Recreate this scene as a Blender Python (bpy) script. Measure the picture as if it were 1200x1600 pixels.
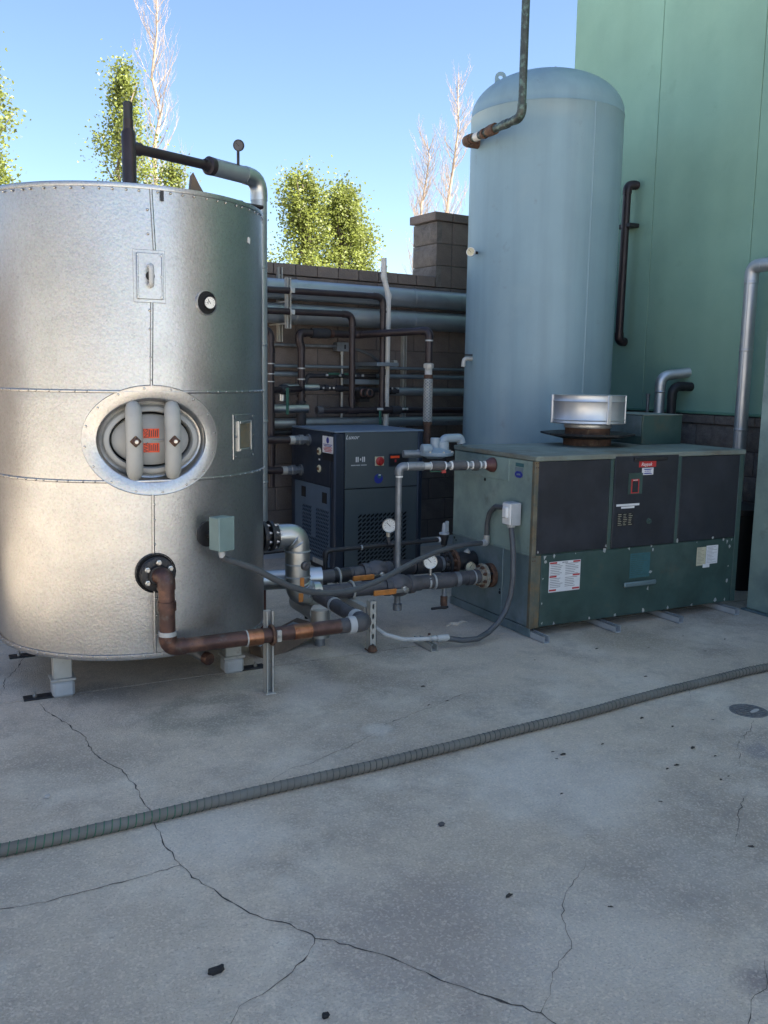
import bpy, math, random
from math import sin, cos, pi, radians, sqrt, atan2, hypot
from mathutils import Vector as V, Matrix, noise as mnoise

# ------------------------------------------------------------------ scene, camera, sky, sun
for o in list(bpy.data.objects): bpy.data.objects.remove(o, do_unlink=True)
S = bpy.context.scene
COL = S.collection
YAW, PITCH, ROLL, FPX, CAMH = 0.478752, 0.147903, 0.015012, 1417.8, 1.51
fw = V((sin(YAW)*cos(PITCH), cos(YAW)*cos(PITCH), -sin(PITCH)))
r0 = V((cos(YAW), -sin(YAW), 0)); u0 = r0.cross(fw)
cr = r0*cos(ROLL)+u0*sin(ROLL); cu = u0*cos(ROLL)-r0*sin(ROLL)
cd = bpy.data.cameras.new('camera'); cam = bpy.data.objects.new('camera', cd); COL.objects.link(cam)
cam.matrix_world = Matrix(((cr.x, cu.x, -fw.x, 0), (cr.y, cu.y, -fw.y, 0), (cr.z, cu.z, -fw.z, CAMH), (0, 0, 0, 1)))
cd.sensor_fit = 'VERTICAL'; cd.sensor_height = 36; cd.lens = FPX/1600*36; cd.clip_start = .05; cd.clip_end = 900
S.camera = cam
SUN_AZ, SUN_EL = radians(138), radians(50)       # azimuth clockwise from +Y
w = bpy.data.worlds.new('World'); S.world = w; w.use_nodes = True
nt = w.node_tree; nt.nodes.clear()
sky = nt.nodes.new('ShaderNodeTexSky'); sky.sky_type = 'NISHITA'; sky.sun_disc = False
sky.sun_elevation = SUN_EL; sky.sun_rotation = SUN_AZ; sky.air_density = 1.0; sky.dust_density = .8; sky.ozone_density = 2.6; sky.altitude = 600
bg = nt.nodes.new('ShaderNodeBackground'); bg.inputs[1].default_value = .05
wo = nt.nodes.new('ShaderNodeOutputWorld'); nt.links.new(sky.outputs[0], bg.inputs[0]); nt.links.new(bg.outputs[0], wo.inputs[0])
sl = bpy.data.lights.new('sun', 'SUN'); sl.energy = 5.0; sl.angle = radians(.5); sl.color = (1, .93, .82)
so = bpy.data.objects.new('sun', sl); COL.objects.link(so)
sd = V((sin(SUN_AZ)*cos(SUN_EL), cos(SUN_AZ)*cos(SUN_EL), sin(SUN_EL)))
so.rotation_euler = sd.to_track_quat('Z', 'Y').to_euler(); so.location = (0, -10, 20)
S.view_settings.view_transform = 'Standard'; S.view_settings.look = 'None'
S.view_settings.exposure = 2.47; S.view_settings.gamma = 1; S.view_settings.use_curve_mapping = False
S.render.engine = 'CYCLES'
R = random.Random(7)

# ------------------------------------------------------------------ materials
MATS = {}
def mat(name, col, rough=.5, metal=0, var=.12, vscale=6, bump=0, bscale=60, streak=0, stains=(), rnd=0, spec=.5, spangle=0, trans=0, spots=(), speck=0):
    if name in MATS: return MATS[name]
    m = bpy.data.materials.new(name); m.use_nodes = True; MATS[name] = m
    N, L = m.node_tree.nodes, m.node_tree.links
    b = N['Principled BSDF']; b.inputs['Roughness'].default_value = rough; b.inputs['Metallic'].default_value = metal
    b.inputs['Specular IOR Level'].default_value = spec
    tc = N.new('ShaderNodeTexCoord'); co = tc.outputs['Object']
    def noise(scale, detail=4, sc=None, rg=.55):
        n = N.new('ShaderNodeTexNoise'); n.inputs['Scale'].default_value = scale; n.inputs['Detail'].default_value = detail; n.inputs['Roughness'].default_value = rg
        if sc:
            mp = N.new('ShaderNodeMapping'); mp.inputs['Scale'].default_value = sc; L.new(co, mp.inputs[0]); L.new(mp.outputs[0], n.inputs['Vector'])
        else: L.new(co, n.inputs['Vector'])
        return n.outputs['Fac']
    def ramp(f, a, c):
        r = N.new('ShaderNodeMapRange'); r.inputs['From Min'].default_value = a; r.inputs['From Max'].default_value = c; r.clamp = True
        L.new(f, r.inputs['Value']); return r.outputs[0]
    def mix(f, a, c, mode='MIX'):
        x = N.new('ShaderNodeMix'); x.data_type = 'RGBA'; x.blend_type = mode
        if isinstance(f, (int, float)): x.inputs[0].default_value = f
        else: L.new(f, x.inputs[0])
        for i, q in ((6, a), (7, c)):
            if isinstance(q, tuple): x.inputs[i].default_value = (*q[:3], 1)
            else: L.new(q, x.inputs[i])
        return x.outputs[2]
    def mul(f, k):
        x = N.new('ShaderNodeMath'); x.operation = 'MULTIPLY'; L.new(f, x.inputs[0])
        if isinstance(k, (int, float)): x.inputs[1].default_value = k
        else: L.new(k, x.inputs[1])
        return x.outputs[0]
    lo = tuple(c*(1-var) for c in col); hi = tuple(min(1, c*(1+var)) for c in col)
    c = mix(ramp(noise(vscale), .3, .7), lo, hi)
    if streak:
        c = mix(mul(ramp(noise(1, 3, (streak, streak, streak*.06)), .45, .75), .35), c, tuple(x*.62 for x in col))
    for (scol, ssc, a, d, amt) in stains:
        c = mix(mul(ramp(noise(ssc, 6, None, .65), a, d), amt), c, scol)
    for (sx, sy, sr, scol, amt, ring) in spots:
        vm = N.new('ShaderNodeVectorMath'); vm.operation = 'DISTANCE'; L.new(co, vm.inputs[0]); vm.inputs[1].default_value = (sx, sy, 0)
        ad = N.new('ShaderNodeMath'); ad.operation = 'MULTIPLY_ADD'; L.new(noise(5, 6, None, .65), ad.inputs[0]); ad.inputs[1].default_value = sr*1.5; L.new(vm.outputs['Value'], ad.inputs[2])
        fm = ramp(ad.outputs[0], sr*1.75, sr*1.2)
        if ring: fm = mul(fm, ramp(ad.outputs[0], sr*.9, sr*1.45))
        c = mix(mul(fm, amt), c, scol)
    if speck:
        v = N.new('ShaderNodeTexVoronoi'); v.inputs['Scale'].default_value = speck; L.new(co, v.inputs['Vector'])
        c = mix(mul(ramp(v.outputs['Color'], .55, .95), .4), c, tuple(min(1, x*1.55) for x in col))
        c = mix(mul(ramp(noise(speck*.8, 3), .54, .72), .55), c, tuple(x*.5 for x in col))
    if spangle:
        v = N.new('ShaderNodeTexVoronoi'); v.inputs['Scale'].default_value = spangle; L.new(co, v.inputs['Vector'])
        c = mix(.22, c, v.outputs['Color'], 'SOFT_LIGHT'); hs = N.new('ShaderNodeHueSaturation'); hs.inputs['Saturation'].default_value = .25; L.new(c, hs.inputs['Color']); c = hs.outputs[0]
    if rnd:
        oi = N.new('ShaderNodeObjectInfo'); c = mix(mul(ramp(oi.outputs['Random'], 0, 1), rnd), c, tuple(x*.45 for x in col))
    L.new(c, b.inputs['Base Color'])
    rn = ramp(noise(vscale*2.3), 0, 1); mr = N.new('ShaderNodeMapRange'); mr.inputs['To Min'].default_value = max(.03, rough*.78); mr.inputs['To Max'].default_value = min(1, rough*1.22)
    L.new(rn, mr.inputs['Value']); L.new(mr.outputs[0], b.inputs['Roughness'])
    if bump:
        bn = N.new('ShaderNodeBump'); bn.inputs['Strength'].default_value = bump; bn.inputs['Distance'].default_value = .01
        L.new(noise(bscale, 5), bn.inputs['Height']); L.new(bn.outputs[0], b.inputs['Normal'])
    if trans:
        tr = N.new('ShaderNodeBsdfTranslucent'); L.new(c, tr.inputs[0]); ms = N.new('ShaderNodeMixShader'); ms.inputs[0].default_value = trans
        L.new(b.outputs[0], ms.inputs[1]); L.new(tr.outputs[0], ms.inputs[2]); L.new(ms.outputs[0], N['Material Output'].inputs[0])
    return m
RUST = (.09, .035, .015)
m_galv = mat('galvanized_sheet', (.385, .395, .405), .36, 1, .08, 3, .09, 80, spangle=130, stains=(((.42, .43, .44), 2.2, .52, .75, .5),))
m_alum = mat('aluminium_jacket', (.47, .48, .475), .36, 1, .08, 5, .03, 25, stains=(((.30, .27, .22), 9, .56, .75, .6),))
m_alumd = mat('aluminium_jacket_dull', (.36, .39, .41), .42, .75, .1, 4, .03, 40, stains=(((.2, .2, .2), 5, .55, .75, .5),))
m_vent = mat('aluminium_vent', (.60, .61, .62), .46, .85, .06, 6, .03, 50)
m_cop = mat('aged_copper', (.095, .05, .04), .42, .5, .3, 14, .06, 60, stains=(((.24, .12, .07), 7, .54, .66, .7), ((.15, .16, .155), 11, .56, .68, .65), ((.05, .03, .03), 9, .45, .7, .7), ((.10, .12, .11), 16, .6, .75, .4)))
m_copb = mat('bright_copper', (.32, .15, .085), .36, 1, .25, 20, stains=(((.12, .05, .03), 30, .5, .7, .8),))
m_copd = mat('dark_copper', (.036, .026, .028), .42, .35, .25, 8, .03, 50, stains=(((.03, .025, .025), 10, .5, .7, .6),))
m_copg = mat('green_patina_copper', (.05, .06, .055), .5, .3, .3, 20, .06, 70, stains=(((.16, .26, .22), 25, .5, .68, .75),))
m_rubber = mat('black_foam_insulation', (.022, .022, .026), .75, 0, .2, 12, .08, 90)
m_gpipe = mat('grey_steel_pipe', (.085, .083, .088), .55, .25, .25, 12, .06, 80, stains=(((.16, .14, .13), 14, .55, .7, .5), ((.05, .035, .03), 9, .55, .7, .5)))
m_gal2 = mat('galvanized_pipe', (.22, .235, .25), .5, .6, .2, 16, .04, 90, stains=(((.12, .12, .12), 12, .52, .7, .5),))
m_iron = mat('black_iron', (.018, .018, .02), .5, .1, .25, 20, .05, 90)
m_steel = mat('bolt_steel', (.45, .44, .42), .35, 1, .1, 30)
m_strut = mat('painted_strut', (.42, .41, .37), .5, .2, .12, 10, .03, 80, stains=(((.13, .08, .05), 14, .6, .75, .7),))
m_wpaint = mat('white_conduit', (.45, .45, .43), .5, 0, .12, 14, stains=(((.22, .2, .17), 20, .55, .72, .7),))
m_pvc = mat('white_pvc', (.55, .53, .49), .45, 0, .08, 8, stains=(((.32, .30, .27), 6, .55, .75, .5),))
m_cond = mat('grey_liquidtight', (.075, .08, .085), .5, 0, .1, 20)
m_orange = mat('orange_lever', (.55, .20, .04), .5, 0, .2, 25, stains=(((.28, .12, .05), 30, .5, .7, .6),))
m_greenl = mat('green_lever', (.02, .09, .06), .5)
m_rust = mat('rusty_iron', (.105, .055, .034), .8, .1, .4, 25, .15, 90, stains=(((.05, .03, .025), 30, .5, .65, .7), ((.30, .22, .12), 22, .58, .7, .6)))
m_flangep = mat('worn_painted_flange', (.30, .28, .22), .65, .1, .35, 30, .15, 80, stains=(((.45, .42, .35), 40, .55, .65, .8), ((.2, .1, .05), 25, .52, .66, .8)))
m_redp = mat('red_brown_bell', (.085, .03, .025), .45, 0, .2, 20)
m_white = mat('white_enamel', (.72, .72, .70), .4, 0, .04, 20)
m_dial = mat('dial_face', (.70, .69, .64), .35, 0, .05, 20)
m_dialy = mat('yellow_dial_face', (.62, .55, .36), .35, 0, .05, 20)
m_black = mat('black_plastic', (.01, .01, .012), .45)
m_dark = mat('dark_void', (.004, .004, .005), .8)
SPOTS = ((1.10, 3.83, .30, (.15, .155, .125), .8, 1), (1.73, 3.33, .075, (.72, .68, .6), .5, 0), (1.66, 3.88, .22, (.64, .59, .52), .45, 0), (3.05, 2.44, .12, (.22, .21, .22), .6, 0), (3.65, 3.95, .35, (.32, .27, .20), .55, 0), (1.15, 1.95, .42, (.30, .255, .225), .65, 0), (2.0, 1.9, .35, (.33, .29, .25), .5, 0), (.55, 3.5, .3, (.36, .31, .25), .5, 0), (.8, 2.77, .3, (.62, .58, .51), .45, 0), (1.86, 1.43, .1, (.2, .17, .17), .65, 0), (1.55, 1.75, .4, (.60, .55, .48), .4, 0), (.72, 4.3, .22, (.22, .2, .18), .55, 0), (2.1, 2.6, .45, (.62, .58, .52), .45, 0), (2.3, 4.42, .3, (.27, .255, .22), .5, 0), (.25, 2.72, .25, (.40, .36, .30), .5, 0))
m_conc = mat('concrete', (.57, .485, .38), .74, 0, .16, 1.6, .7, 150, speck=150, stains=(((.31, .265, .215), .8, .46, .62, .8), ((.66, .60, .50), 1.7, .50, .66, .7), ((.27, .235, .20), 2.9, .51, .68, .6), ((.63, .585, .51), 6, .55, .72, .4), ((.34, .305, .26), 11, .52, .70, .4), ((.2, .185, .17), 46, .60, .70, .55)), spots=SPOTS)
m_yard = mat('yard_paving', (.43, .425, .405), .8, 0, .15, .3, .2, 60)
m_crack = mat('crack_dark', (.055, .048, .042), .9)
m_crackl = mat('hairline_crack', (.13, .125, .12), .9)
m_block = mat('brown_block', (.16, .128, .11), .85, 0, .22, 7, .5, 70, streak=5, rnd=.35, speck=160, stains=(((.24, .22, .21), 6, .6, .78, .5),))
m_mortar = mat('grey_mortar', (.085, .075, .07), .9, 0, .15, 20, .3, 60)
m_split = mat('split_face_block', (.155, .135, .12), .9, 0, .3, 14, 1.0, 45, rnd=.3, speck=120)
m_stucco = mat('green_stucco', (.225, .385, .30), .78, 0, .10, 1.4, .22, 140, streak=1.6, stains=(((.17, .30, .235), 1.1, .50, .74, .45), ((.27, .43, .33), .8, .5, .74, .4), ((.15, .24, .19), 4, .62, .78, .4)))
m_ledge = mat('green_trim', (.12, .27, .20), .5)
m_tank2 = mat('blue_grey_paint', (.215, .32, .37), .45, 0, .05, 2, .05, 60, streak=9, stains=(((.175, .26, .30), 1.3, .46, .72, .6), ((.265, .365, .40), 2.6, .54, .74, .4), ((.16, .2, .21), 7, .64, .76, .55)))
m_bgreen = mat('dark_green_paint', (.036, .072, .063), .45, 0, .2, 5, .05, 50, streak=7, stains=(((.065, .10, .088), 2.2, .47, .68, .8), ((.085, .07, .045), 5, .57, .70, .6), ((.018, .035, .03), 3.3, .5, .68, .6)))
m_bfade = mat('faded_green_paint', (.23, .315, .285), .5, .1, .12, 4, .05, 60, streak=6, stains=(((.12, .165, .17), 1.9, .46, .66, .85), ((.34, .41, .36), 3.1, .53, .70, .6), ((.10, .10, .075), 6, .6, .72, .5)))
m_bfade2 = mat('faded_blue_panel', (.14, .20, .21), .42, .25, .15, 4, .04, 60, stains=(((.21, .27, .31), 3, .48, .68, .8), ((.05, .075, .08), 2.4, .52, .7, .7)))
m_bblack = mat('dark_panel_paint', (.016, .018, .024), .5, 0, .2, 5, .03, 70, streak=8, stains=(((.032, .034, .045), 3, .5, .72, .7),))
m_btop = mat('boiler_top_paint', (.17, .20, .175), .6, .05, .15, 5, .04, 60, stains=(((.11, .085, .055), 3, .5, .68, .7), ((.25, .28, .25), 5, .55, .7, .5)))
m_chip = mat('bare_zinc_chip', (.42, .43, .42), .5, .3, .1, 30)
m_rtrim = mat('rust_stained_trim', (.13, .12, .085), .6, .1, .3, 10, .08, 70, stains=(((.20, .13, .06), 14, .48, .65, .8), ((.06, .09, .08), 9, .5, .7, .6)))
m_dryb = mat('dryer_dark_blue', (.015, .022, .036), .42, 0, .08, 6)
m_dryp = mat('dryer_side_panel', (.075, .11, .155), .42, 0, .07, 6, .02, 80)
m_dryg = mat('dryer_front_grey', (.068, .083, .088), .45, 0, .06, 5, .02, 80)
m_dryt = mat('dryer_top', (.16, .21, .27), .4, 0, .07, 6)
m_paper = mat('white_label', (.66, .66, .66), .5, 0, .05, 30)
m_papery = mat('yellow_label', (.50, .47, .33), .55, 0, .08, 30)
m_ink = mat('print_ink', (.12, .12, .13), .6)
m_inkred = mat('red_ink', (.42, .03, .03), .6)
m_inkblue = mat('blue_ink', (.02, .03, .25), .5)
m_tealp = mat('teal_label', (.035, .11, .12), .5, 0, .1, 30)
m_oralab = mat('orange_label', (.80, .075, .015), .5, 0, .08, 30)
m_red = mat('red_knob', (.35, .02, .02), .35)
m_greyp = mat('light_grey_paint', (.40, .415, .42), .45, 0, .1, 14, .03, 80, stains=(((.25, .25, .24), 12, .58, .74, .5),))
m_vesselp = mat('vessel_grey_primer', (.33, .335, .32), .5, 0, .08, 9, .03, 90)
m_regblue = mat('regulator_blue_grey', (.26, .32, .37), .45, .1, .1, 14)
m_jbox = mat('green_box_paint', (.16, .23, .22), .5, 0, .1, 8)
m_wood = mat('weathered_timber', (.15, .11, .08), .85, 0, .25, 4, .2, 40, streak=0, stains=(((.07, .05, .04), 9, .5, .7, .7),))
m_hose = mat('worn_green_hose', (.14, .132, .112), .65, 0, .15, 6, .1, 60, stains=(((.16, .165, .15), 5, .5, .7, .7),))
m_coil = mat('hose_coil', (.055, .058, .05), .65, 0, .2, 8, stains=(((.135, .128, .108), 5, .46, .60, .8),), spots=((.35, 2.92, .62, (.02, .12, .06), .9, 0),))
m_leafd = mat('dead_leaf', (.035, .028, .024), .7, 0, .3, 30)
m_char = mat('charcoal_lump', (.018, .017, .018), .8, 0, .3, 40, .4, 60)
m_pebble = mat('pale_pebble', (.42, .40, .37), .8)
m_drain = mat('drain_grate', (.17, .168, .165), .7, .2, .3, 60, .6, 90, stains=(((.22, .22, .22), 50, .55, .68, .6),))
m_foil = mat('poplar_foliage', (.18, .21, .045), .5, 0, .4, 2.5, trans=.5)
m_bark = mat('pale_bark', (.32, .245, .185), .8, 0, .2, 6)
m_barkd = mat('brown_bark', (.11, .085, .06), .85, 0, .2, 6)
m_reflector = mat('reflector_wall', (.26, .235, .20), .8, 0, .06, .5)
m_bounce = mat('bounce_render', (.58, .55, .48), .8, 0, .06, 1)
m_zinc = mat('blue_grey_zinc_pipe', (.20, .235, .26), .42, .5, .1, 6)

# ------------------------------------------------------------------ mesh helpers
class MB:
    def __init__(s): s.v = []; s.f = []
    def add(s, vs, fs):
        n = len(s.v); s.v += [tuple(p) for p in vs]; s.f += [tuple(i+n for i in f) for f in fs]; return s
    def box(s, u, v, n, fr=None, c=0):
        # u,v,n = (lo,hi) along the frame's axes; c = chamfer
        O, U, W, N = fr or (V((0, 0, 0)), V((1, 0, 0)), V((0, 1, 0)), V((0, 0, 1)))
        P = lambda a, b, d: O+U*a+W*b+N*d
        if not c:
            vs = [P(a, b, d) for d in n for b in v for a in u]
            return s.add(vs, [(0, 2, 3, 1), (4, 5, 7, 6), (0, 1, 5, 4), (2, 6, 7, 3), (0, 4, 6, 2), (1, 3, 7, 5)])
        vs = []; idx = {}
        for i in (0, 1):
            for j in (0, 1):
                for k in (0, 1):
                    for ax in range(3):
                        q = [u[i], v[j], n[k]]
                        for a2, (ii, rg) in enumerate(((i, u), (j, v), (k, n))):
                            if a2 != ax: q[a2] += c if ii == 0 else -c
                        idx[i, j, k, ax] = len(vs); vs.append(P(*q))
        fs = []
        for ax in range(3):
            for e in (0, 1):
                o = [a for a in range(3) if a != ax]
                f = []
                for a, b in ((0, 0), (1, 0), (1, 1), (0, 1)):
                    q = [0, 0, 0]; q[ax] = e; q[o[0]] = a; q[o[1]] = b; f.append(idx[(*q, ax)])
                fs.append(f)
        for ax in range(3):
            o = [a for a in range(3) if a != ax]
            for a in (0, 1):
                for b in (0, 1):
                    q0 = [0, 0, 0]; q0[o[0]] = a; q0[o[1]] = b; q1 = q0[:]; q1[ax] = 1
                    fs.append((idx[(*q0, o[0])], idx[(*q1, o[0])], idx[(*q1, o[1])], idx[(*q0, o[1])]))
        for i in (0, 1):
            for j in (0, 1):
                for k in (0, 1): fs.append((idx[i, j, k, 0], idx[i, j, k, 1], idx[i, j, k, 2]))
        return s.add(vs, fs)
    def tube(s, pts, r, seg=14, cap=True, rf=None):
        pts = [V(p) for p in pts]; n = len(pts); vs = []; fs = []; nx = None
        for i, p in enumerate(pts):
            t = (pts[min(i+1, n-1)]-pts[max(i-1, 0)]).normalized()
            if nx is None: nx = t.cross(V((0, 0, 1)) if abs(t.z) < .9 else V((1, 0, 0))).normalized()
            nx = (nx-t*nx.dot(t)).normalized(); b = t.cross(nx)
            rr = r[i] if isinstance(r, (list, tuple)) else r
            for k in range(seg):
                a = 2*pi*k/seg; vs.append(p+(nx*cos(a)+b*sin(a))*rr)
        for i in range(n-1):
            for k in range(seg): fs.append((i*seg+k, i*seg+(k+1) % seg, (i+1)*seg+(k+1) % seg, (i+1)*seg+k))
        if cap: fs.append(tuple(range(seg))[::-1]); fs.append(tuple(range((n-1)*seg, n*seg)))
        return s.add(vs, fs)
    def lathe(s, O, A, prof, seg=28):
        # prof = [(radius, height along A)]
        O = V(O); A = V(A).normalized(); x = A.cross(V((0, 0, 1)) if abs(A.z) < .9 else V((1, 0, 0))).normalized(); y = A.cross(x)
        vs = []; fs = []; rows = []
        for r, h in prof:
            if r < 1e-6: rows.append([len(vs)]); vs.append(O+A*h)
            else:
                rows.append(list(range(len(vs), len(vs)+seg)))
                vs += [O+A*h+(x*cos(2*pi*k/seg)+y*sin(2*pi*k/seg))*r for k in range(seg)]
        for a, b in zip(rows, rows[1:]):
            for k in range(seg):
                q = [a[k % len(a)], a[(k+1) % len(a)], b[(k+1) % len(b)], b[k % len(b)]]
                f = []
                for i in q:
                    if i not in f: f.append(i)
                if len(f) > 2: fs.append(f)
        return s.add(vs, fs)
    def poly(s, pts, N, t):
        # convex outline extruded by t along N
        n = len(pts); N = V(N)
        vs = [V(p) for p in pts]+[V(p)+N*t for p in pts]
        return s.add(vs, [tuple(range(n))[::-1], tuple(range(n, 2*n))]+[(i, (i+1) % n, n+(i+1) % n, n+i) for i in range(n)])
    def perf(s, fr, u0, v0, cw, ch, nx, ny, inner, depth, skip=None):
        O, U, W, N = fr
        out = [(0, 0), (.5, 0), (1, 0), (1, .5), (1, 1), (.5, 1), (0, 1), (0, .5)]
        for i in range(nx):
            for j in range(ny):
                P = lambda a, b, d=0: O+U*(u0+(i+a)*cw)+W*(v0+(j+b)*ch)+N*d
                if skip and skip(i, j):
                    s.add([P(0, 0), P(1, 0), P(1, 1), P(0, 1)], [(0, 1, 2, 3)]); continue
                vs = [P(*q) for q in out]+[P(*q) for q in inner]+[P(*q, -depth) for q in inner]
                fs = []
                for k in range(8):
                    l = (k+1) % 8; fs.append((k, l, 8+l, 8+k)); fs.append((8+k, 8+l, 16+l, 16+k))
                s.add(vs, fs)
        return s
    def mesh(s, name, m, smooth=38):
        me = bpy.data.meshes.new(name); me.from_pydata(s.v, [], s.f); me.validate(); me.update()
        if m: me.materials.append(m)
        if smooth:
            me.polygons.foreach_set('use_smooth', [True]*len(me.polygons)); me.set_sharp_from_angle(angle=radians(smooth))
        return me
    def build(s, name, m, parent=None, smooth=38): return link(name, s.mesh(name, m, smooth), parent)
def link(name, me, parent=None):
    o = bpy.data.objects.new(name, me); COL.objects.link(o)
    if parent is not None:
        o.parent = parent
        if parent.type == 'EMPTY': o.location = tuple(-x for x in parent.location)
    return o
def tag(o, label, cat, group=None, kind=None):
    if label: o['label'] = label
    if cat: o['category'] = cat
    if group: o['group'] = group
    if kind: o['kind'] = kind
    return o
def thing(name, label, cat, loc=(0, 0, 0), group=None):
    o = bpy.data.objects.new(name, None); COL.objects.link(o); o.location = loc; o.empty_display_size = .1
    return tag(o, label, cat, group)
def fillet(pts, rad, n=6):
    pts = [V(p) for p in pts]; out = [pts[0]]; arcs = []
    for i in range(1, len(pts)-1):
        a, p, b = pts[i-1], pts[i], pts[i+1]; d1 = (a-p).normalized(); d2 = (b-p).normalized()
        ang = d1.angle(d2); t = min(rad/math.tan(ang/2), (a-p).length*.48, (b-p).length*.48)
        p1 = p+d1*t; p2 = p+d2*t; arc = []
        for k in range(n+1):
            f = k/n; arc.append(p1*(1-f)**2+p*(2*f*(1-f))+p2*f*f)
        out += arc; arcs.append((arc, d1, d2))
    out.append(pts[-1]); return out, arcs
def pipe(name, label, cat, pts, r, m, bend=None, group=None, elbow=1.14, me=None, coup=(), seg=14, cm=None, root=None, ering=False):
    """thing > pipe_run, elbow..., coupling..."""
    bend = bend or r*2.2
    t = root or thing(name, label, cat, (pts[0][0], pts[0][1], min(p[2] for p in pts)), group)
    path, arcs = fillet(pts, bend)
    MB().tube(path, r, seg).build('pipe_run', m, t)
    if elbow:
        for arc, d1, d2 in arcs:
            b = MB(); e = [arc[0]+d1*r*.7]+arc+[arc[-1]+d2*r*.7]
            b.tube(e, r*elbow, seg); b.build('elbow', me or m, t)
    for c in coup:
        P, D, k, ln = V(c[0]), V(c[1]).normalized(), c[2], c[3]
        h = ln/2; rr = r*k; ch = min(.2*ln, .006)
        MB().lathe(P, D, [(r*.98, -h), (rr, -h), (rr, -h+ch), (rr, h-ch), (rr*.99, h), (r*.98, h)], seg+2).build('coupling', c[4] if len(c) > 4 else (cm or m), t)
    return t
def hexnut(O, A, r, h, name, m, parent): return MB().lathe(O, A, [(0, 0), (r, 0), (r, h*.85), (r*.85, h), (0, h)], 6).build(name, m, parent, 20)
def dome(O, A, r, h, name, m, parent, seg=14): return MB().lathe(O, A, [(r, 0), (r, h*.3), (r*.8, h*.75), (r*.4, h*.95), (0, h)], seg).build(name, m, parent)
def gauge(parent, P, D, r, face=m_dial, case=m_black, depth=None, ang=.8):
    D = V(D).normalized(); d = depth or r*.7; P = V(P)
    g = MB().lathe(P, D, [(0, -d), (r*.9, -d), (r*1.02, -d*.8), (r*1.02, 0), (r*1.0, d*.08), (r*.9, d*.05), (r*.88, -d*.1), (0, -d*.1)], 28).build('gauge_case', case, parent)
    MB().lathe(P-D*d*.06, D, [(r*.87, 0), (0, 0)], 24).build('gauge_face', face, g)
    x = D.cross(V((0, 0, 1))).normalized(); y = x.cross(D)
    b = MB()
    for k in range(9):
        a = radians(-30+k*30); q = P+(x*cos(a)+y*sin(a))*r*.68
        u = x*cos(a)+y*sin(a); v = D.cross(u); b.box((-.1*r, .1*r), (-.022*r, .022*r), (0, .001), (q-D*d*.05, u, v, D))
    b.build('dial_marks', m_ink, g)
    u = x*cos(ang)+y*sin(ang); MB().box((-.2*r, .6*r), (-.04*r, .04*r), (0, .0012), (P-D*d*.05, u, D.cross(u), D)).build('needle', m_black, g)
    return g
def flange(parent, O, A, r, t, m, nb=8, hub=None, br=.008, bm=None, name='flange', both=True):
    O = V(O); A = V(A).normalized()
    pr = [(0, 0), (r, 0), (r, t*.9), (r*.97, t)]
    if hub: pr += [(hub*1.15, t), (hub*1.05, t*2.2), (0, t*2.2)]
    else: pr += [(0, t)]
    f = MB().lathe(O, A, pr, 32).build(name, m, parent)
    x = A.cross(V((0, 0, 1))).normalized(); y = A.cross(x)
    for k in range(nb):
        a = 2*pi*(k+.5)/nb; q = O+(x*cos(a)+y*sin(a))*r*.78
        MB().lathe(q+A*t, A, [(br, 0), (br, br*1.2), (br*.6, br*1.3), (br*.6, br*2), (0, br*2)], 6).build('bolt', bm or m_steel, f, 25)
    return f
def text_mesh(name, s, size, fr, m, parent, shear=0, ext=.0006, align='CENTER'):
    c = bpy.data.curves.new(name, 'FONT'); c.body = s; c.size = size; c.align_x = align; c.align_y = 'CENTER'; c.shear = shear; c.extrude = ext; c.resolution_u = 2
    o = bpy.data.objects.new(name, c); me = bpy.data.meshes.new_from_object(o); bpy.data.objects.remove(o); bpy.data.curves.remove(c)
    O, U, W, N = fr
    me.transform(Matrix(((U.x, W.x, N.x, O.x), (U.y, W.y, N.y, O.y), (U.z, W.z, N.z, O.z), (0, 0, 0, 1))))
    me.materials.clear(); me.materials.append(m); me.name = name
    return link(name, me, parent)
def frame(O, N, up=(0, 0, 1)):
    N = V(N).normalized(); W = V(up); W = (W-N*W.dot(N)).normalized(); U = W.cross(N); return (V(O), U, W, N)
def ball_valve(parent, P, A, r, hd, hlen, hm, hang=0, stemlen=.05):
    """body along A at P, stem along hd, lever of hlen along A (signed)"""
    P = V(P); A = V(A).normalized(); hd = V(hd).normalized()
    b = MB().lathe(P, A, [(0, -r*2.2), (r*1.25, -r*2.2), (r*1.3, -r*1.5), (r*1.12, -r*1.35), (r*1.45, -r*.7), (r*1.55, 0), (r*1.45, r*.7), (r*1.12, r*1.35), (r*1.3, r*1.5), (r*1.25, r*2.2), (0, r*2.2)], 20).build('valve_body', m_gpipe, parent)
    MB().lathe(P+hd*r*1.3, hd, [(r*.45, 0), (r*.45, stemlen*.5), (r*.3, stemlen*.55), (r*.3, stemlen), (0, stemlen)], 8).build('stem', m_steel, b)
    hexnut(P+hd*(r*1.3+stemlen*.75), hd, r*.36, stemlen*.28, 'stem_nut', m_steel, b)
    s = A.cross(hd); L = abs(hlen); sg = 1 if hlen > 0 else -1
    O = P+hd*(r*1.3+stemlen*.72); w0, w1 = r*.26, r*.36
    MB().box((-r*.4, L*.35), (-w0, w0), (-.003, .003), (O, A*sg, s, hd), .001).build('lever_shank', m_steel, b)
    MB().box((L*.3, L), (-w1, w1), (-.006, .006), (O, A*sg, s, hd), .003).build('lever', hm, b)
    return b
X, Y, Z = V((1, 0, 0)), V((0, 1, 0)), V((0, 0, 1))

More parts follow.
